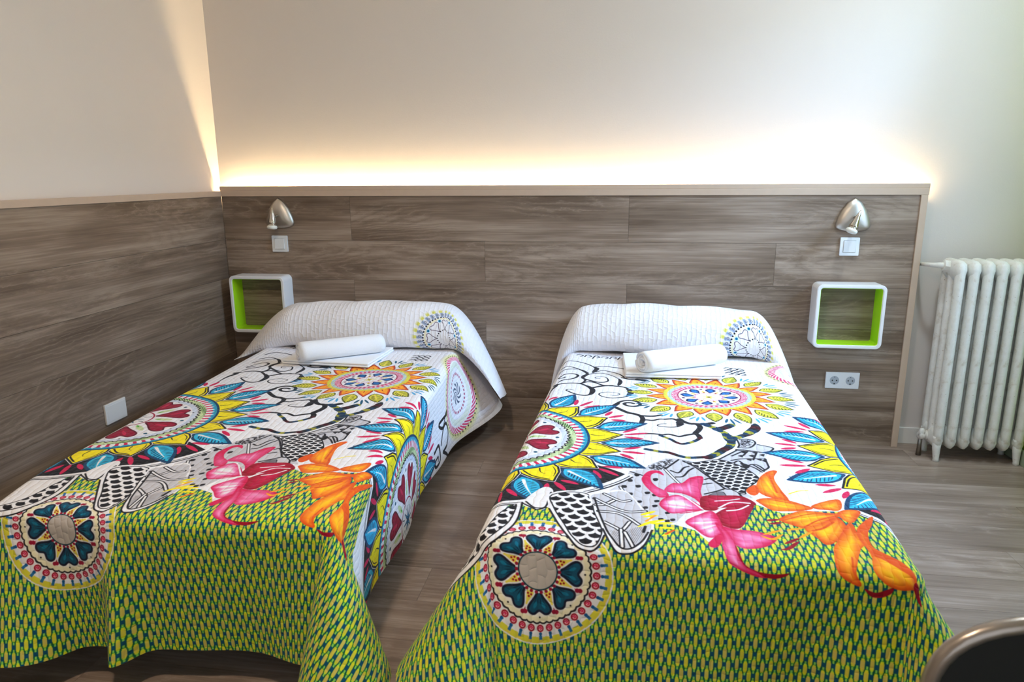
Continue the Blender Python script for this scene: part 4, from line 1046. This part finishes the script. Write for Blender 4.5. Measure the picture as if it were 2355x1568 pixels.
def spread(cfg):
    D = cfg['drop']; na = 42
    xs = np.r_[-A0-D*np.linspace(1, 1/na, na), np.linspace(-A0, A0, 80), A0+D*np.linspace(1/na, 1, na)]
    ys = np.r_[np.linspace(.06, FOOT-RB, 150), FOOT-RB+D*np.linspace(1/na, 1, na)]
    P = np.zeros((len(ys), len(xs), 3)); U = np.zeros((len(ys), len(xs), 2))
    cl, cr = cfg['corner_l'], cfg['corner_r']
    def smooth(t): t = min(1., max(0., t)); return t*t*(3-2*t)
    for j, y in enumerate(ys):
        for i, x in enumerate(xs):
            a = max(0., abs(x)-A0); b = max(0., y-(FOOT-RB)); s = 1. if x > 0 else -1.
            con = cr if s > 0 else cl
            bx, by = (x if a == 0 else s*A0), min(y, FOOT-RB)
            if a > 0 and b > 0:
                p, q = a/D, b/D; p, q = p*math.sqrt(1-q*q/2), q*math.sqrt(1-p*p/2)
                a, b = p*D, q*D; phi = math.atan2(b, a)/(math.pi/2); r = math.hypot(a, b)*(1+con[3]*math.sin(math.pi*phi)**2)
                hx, hy = s*math.cos(phi*math.pi/2), math.sin(phi*math.pi/2); d = cone_dir(phi, s, *con[:3], con[4])
            elif a > 0:
                r = a; hx, hy = s, 0.; far = cfg['side'](s, y); dc = cone_dir(0., s, *con[:3], con[4])
                t = smooth((FOOT-RB-y)/cfg['blend']); d = dc*(1-t)+np.array([s*math.sin(far[0]), far[1], -math.cos(far[0])])*t; d /= np.linalg.norm(d)
            elif b > 0:
                r = b; hx, hy = 0., 1.; tilt = cfg['front'](x); con2 = cr if x > 0 else cl; sg = 1. if x > 0 else -1.
                dc = cone_dir(1., sg, *con2[:3], con2[4]); t = smooth((A0-abs(x))/cfg['blend']); d = dc*(1-t)+np.array([0., math.sin(tilt), -math.cos(tilt)])*t; d /= np.linalg.norm(d)
            else:
                r = 0.
            if r > 0:
                H, V = np.interp(r, _A, _H), np.interp(r, _A, _V); e = max(0., r-2*RB)
                P[j, i] = (bx+hx*H+d[0]*e, by+hy*H+d[1]*e, ZT-V+d[2]*e)
            else: P[j, i] = (bx, by, ZT)
            U[j, i] = (bx+s*a, by+b)
    X, Y = P[..., 0], P[..., 1]
    puff = .004*np.sin(X*9+1.3)*np.sin(Y*6.1)+.003*np.sin(X*17+Y*11)
    flat = (np.abs(X) < A0) & (Y < FOOT-RB)
    P[..., 2] += np.where(flat, puff*np.clip((A0-np.abs(X))/.15, 0, 1)*np.clip((FOOT-RB-Y)/.15, 0, 1), 0)
    P[..., 2] += np.where(flat, -.012*np.clip((.32-Y)/.2, 0, 1)*0, 0)
    P[..., 0] += cfg['gather']*np.clip((-.05-U[..., 0])/.27, 0, 1)*(lambda t: t*t*(3-2*t))(np.clip((U[..., 1]-1.72)/.42, 0, 1))
    low = np.clip((.44-P[..., 2])/.3, 0, 1)          # soft waves in the hanging cloth
    side = (np.abs(U[..., 0]) > A0+RB)
    P[..., 0] += np.where(side & (U[..., 1] < FOOT-.1), np.sign(U[..., 0])*low*.012*np.sin(U[..., 1]*10+cfg['seed']), 0)
    P[..., 2] = np.maximum(P[..., 2], .012+.0*P[..., 2])
    off_wall(P, cfg); me = grid_mesh('bedspread', P, uvmap(U[..., 0], U[..., 1], cfg['shift'])); return me
def pillow_fold(cfg):
    """the head end of the bedspread rolled over the pillow, its ends hanging down both sides"""
    prof = np.array([(.262, .484), (.305, .498), (.338, .545), (.335, .595), (.312, .645), (.270, .680), (.215, .697), (.150, .690), (.095, .665), (.055, .620), (.035, .560), (.030, .50)])
    t = np.r_[0, np.cumsum(np.hypot(*np.diff(prof, axis=0).T))]; nq = 46; tq = np.linspace(0, t[-1], nq)
    def cr(v):
        o = []
        for q in tq:
            k = min(len(t)-2, max(0, np.searchsorted(t, q)-1)); f = (q-t[k])/(t[k+1]-t[k]); a, b, c, d = v[max(k-1, 0)], v[k], v[k+1], v[min(k+2, len(v)-1)]
            o.append(.5*(2*b+(c-a)*f+(2*a-5*b+4*c-d)*f*f+(3*b-a-3*c+d)*f**3))
        return np.array(o)
    Yq, Zq = cr(prof[:, 0])+cfg['py'], cr(prof[:, 1]); Q = tq/t[-1]
    ns = 40; W = np.linspace(0, 1, ns); xs0 = np.linspace(-cfg['pl'], cfg['pr'], 70)
    cols, us = [], []
    def section(x): return np.stack([np.full(nq, x), Yq+.010*np.sin(x*7+1), Zq+(Zq-.483)*(.03*math.sin(x*5+cfg['seed'])-.12*(abs(x)/.46)**4)], -1)
    for side in (-1, 1):
        pw = cfg['pl'] if side < 0 else cfg['pr']; he = cfg['hem_l'] if side < 0 else cfg['hem_r']
        blk = []
        for w in W[1:]:
            c0 = section(side*pw); c0[:, 0] = pw; dz = c0[:, 2]-section(side*(pw-.02))[:, 2]
            c1 = c0+np.stack([np.full(nq, .115), 0*Q, dz*5.75], -1)
            c2 = np.stack([he[0]+.012*np.sin(Q*np.pi)-.05*np.clip(Q-.6, 0, 1), np.interp(Q, [0, 1], [he[2], he[3]]), he[1]+.05*Q*(Q < .5)*0+.02*np.cos(Q*3.1)], -1)
            p = (1-w)**2*c0+2*w*(1-w)*c1+w*w*c2; p[:, 0] *= side; blk.append(p)
        L = np.linspace(0, 1, ns)[1:]*.46; ub = side*(pw+L)
        if side < 0: cols = blk[::-1]; us = list(ub[::-1])
        else: right = blk; ur = list(ub)
    mid = [section(x) for x in xs0]
    G = np.array(cols+mid+right); u = np.array(us+list(xs0)+ur)
    P = np.transpose(G, (1, 0, 2)); UX = np.broadcast_to(u, (nq, len(u))); UY = np.broadcast_to((-tq*1.0)[:, None], (nq, len(u)))
    P = P.copy(); P[..., 2] += .003*np.sin(P[..., 0]*23+P[..., 1]*31)
    off_wall(P, cfg); return grid_mesh('pillow_fold', P, uvmap(UX, UY, cfg['shift_p']))
def build_bed(cfg, lab_bed, lab_spread):
    (ox, oy), k = cfg['pos']; ang = math.atan2(k, 1)     # rotation about z so that local +y runs to the foot
    rot = math.pi+ang
    def place(o): o.location = (ox, oy, 0); o.rotation_euler = (0, 0, rot)
    # local x is mirrored by the half turn: build with x flipped
    bed = empty('bed', (0, 0, 0), lab_bed, 'bed', 'single beds'); place(bed)
    box_obj('bed_base', (-.42, .06, .14), (.42, 1.93, .27), M['bedwood'], bed, .01)
    box_obj('mattress', (-.43, .05, .27), (.43, 1.97, .470), M['mattress'], bed, .035, 4)
    for sx in (-.36, .36):
        for sy in (.12, 1.80):
            bm = bmesh.new(); tube_bm(bm, [(sx, sy, .15), (sx, sy, 0)], [.024, .020], 12); link('leg', from_bm(bm, 'leg', True), M['bedwood'], bed)
    sp = empty('bedspread', (0, 0, 0), lab_spread, 'bedspread', 'printed quilted bedspreads'); place(sp)
    for nm, me in (('cover', spread(cfg)), ('pillow_fold', pillow_fold(cfg))):
        co = np.empty(len(me.vertices)*3); me.vertices.foreach_get('co', co); co = co.reshape(-1, 3); co[:, 0] *= -1; me.vertices.foreach_set('co', co.ravel()); me.flip_normals(); me.update()
        o = link(nm, me, CLOTH, sp)
        if nm == 'pillow_fold': o['label'] = 'white head end of the cover folded over the pillow'
    return bed, sp
def g(x, c, w_): return math.exp(-((x-c)/w_)**2)
BL = dict(pos=((.795, 0.), .052), drop=.425, shift=(.078, -.03), shift_p=(.078, 0), seed=.4, py=0., gather=.055, blend=.20, pl=.33, pr=.42,
          corner_l=(R(20), R(20), R(120), .05, 45), corner_r=(R(15), R(15.5), R(160), .10, 66),
          side=lambda s, y: ((R(-3)+R(33)*g(y, .10, .33)) if s > 0 else R(8), 0.),
          front=lambda x: R(-3)+R(15)*g(x, -.10, .045)+R(9)*g(x, -.42, .12)-R(2)*g(x, .2, .1),
          hem_l=(.62, .40, .33, .06), hem_r=(.690, .235, .33, .05))
BR = dict(pos=((2.303, 0.), -.045), drop=.40, shift=(0., 0.), shift_p=(0., 0.), seed=2.1, py=-.04, gather=0., blend=.22, pl=.41, pr=.345,
          corner_l=(R(17), R(20), R(118), .10, 48), corner_r=(R(22), R(19.5), R(135), .10, 45),
          side=lambda s, y: (R(2)+R(14)*g(y, .1, .35), 0.),
          front=lambda x: R(1)+R(5)*g(x, -.2, .12)-R(5)*g(x, .28, .10)+R(3)*g(x, .02, .08),
          hem_l=(.575, .11, .30, .06), hem_r=(.575, .24, .33, .06))
build_bed(BL, 'single bed against the left wall panelling, hidden by its bedspread', 'floral bedspread on the left bed, next to the wall panelling')
build_bed(BR, 'single bed standing free on the radiator side, hidden by its bedspread', 'floral bedspread on the right bed, nearer the radiator')

# ------------------------------------------------------------------ towels
def folded_towel(loc, rot, label, sx=.39, sy=.36, h=.020):
    t = empty('folded_towel', loc, label, 'towel', 'flat folded towels'); t.rotation_euler = (0, 0, rot)
    for i, nm in enumerate(('towel_layer', 'towel_layer')):
        z0 = i*h/2; n = 30
        bm = bmesh.new(); box(bm, -sx/2+.003*i, -sy/2+.002*i, z0, sx/2-.002*i, sy/2, z0+h/2-.0006, h/4.4, 3)
        link(nm, from_bm(bm, nm, True), M['towel'], t)
    return t
def rolled_towel(a, b, r, label):
    a, b = Vector(a), Vector(b); d = (b-a); L = d.length; mid = (a+b)/2
    t = empty('rolled_towel', mid-Vector((0, 0, r)), label, 'towel', 'rolled towels'); t.rotation_euler = (0, 0, math.atan2(d.y, d.x))
    n, turns = 170, 4.3; P = np.zeros((n, 17, 3)); x = np.linspace(-L/2, L/2, 17)
    for i in range(n):
        f = i/(n-1); th = 2*math.pi*turns*f-1.9; rr = r*(.12+.88*f**.62)
        for j, xx in enumerate(x):
            e = 1-.10*max(0, (abs(xx)-L/2+.02)/.02)**2
            flat = 1-.06*(math.sin(th) < -.6)
            P[i, j] = (xx+.005*math.sin(f*37), rr*e*math.cos(th)*1.04, r+rr*e*math.sin(th)*.96*flat)
    P[-6:, :, 2] = np.maximum(P[-6:, :, 2], .0015)
    me = grid_mesh('roll', P); o = link('roll', me, M['towel'], t)
    s = o.modifiers.new('thickness', 'SOLIDIFY'); s.thickness = .0075; s.offset = -1
    return t

folded_towel((2.268, -.462, .4845), R(2), 'flat folded white towel under the roll on the right bed', .39, .34)
folded_towel((.785, -.470, .4845), R(-3), 'flat folded white towel under the roll on the left bed', .41, .31)
rolled_towel((2.146, -.628, .548), (2.478, -.440, .548), .042, 'rolled white towel lying on the right bed, its spiral end showing')
rolled_towel((.668, -.640, .548), (.972, -.424, .548), .041, 'rolled white towel lying on the left bed in front of the pillow')
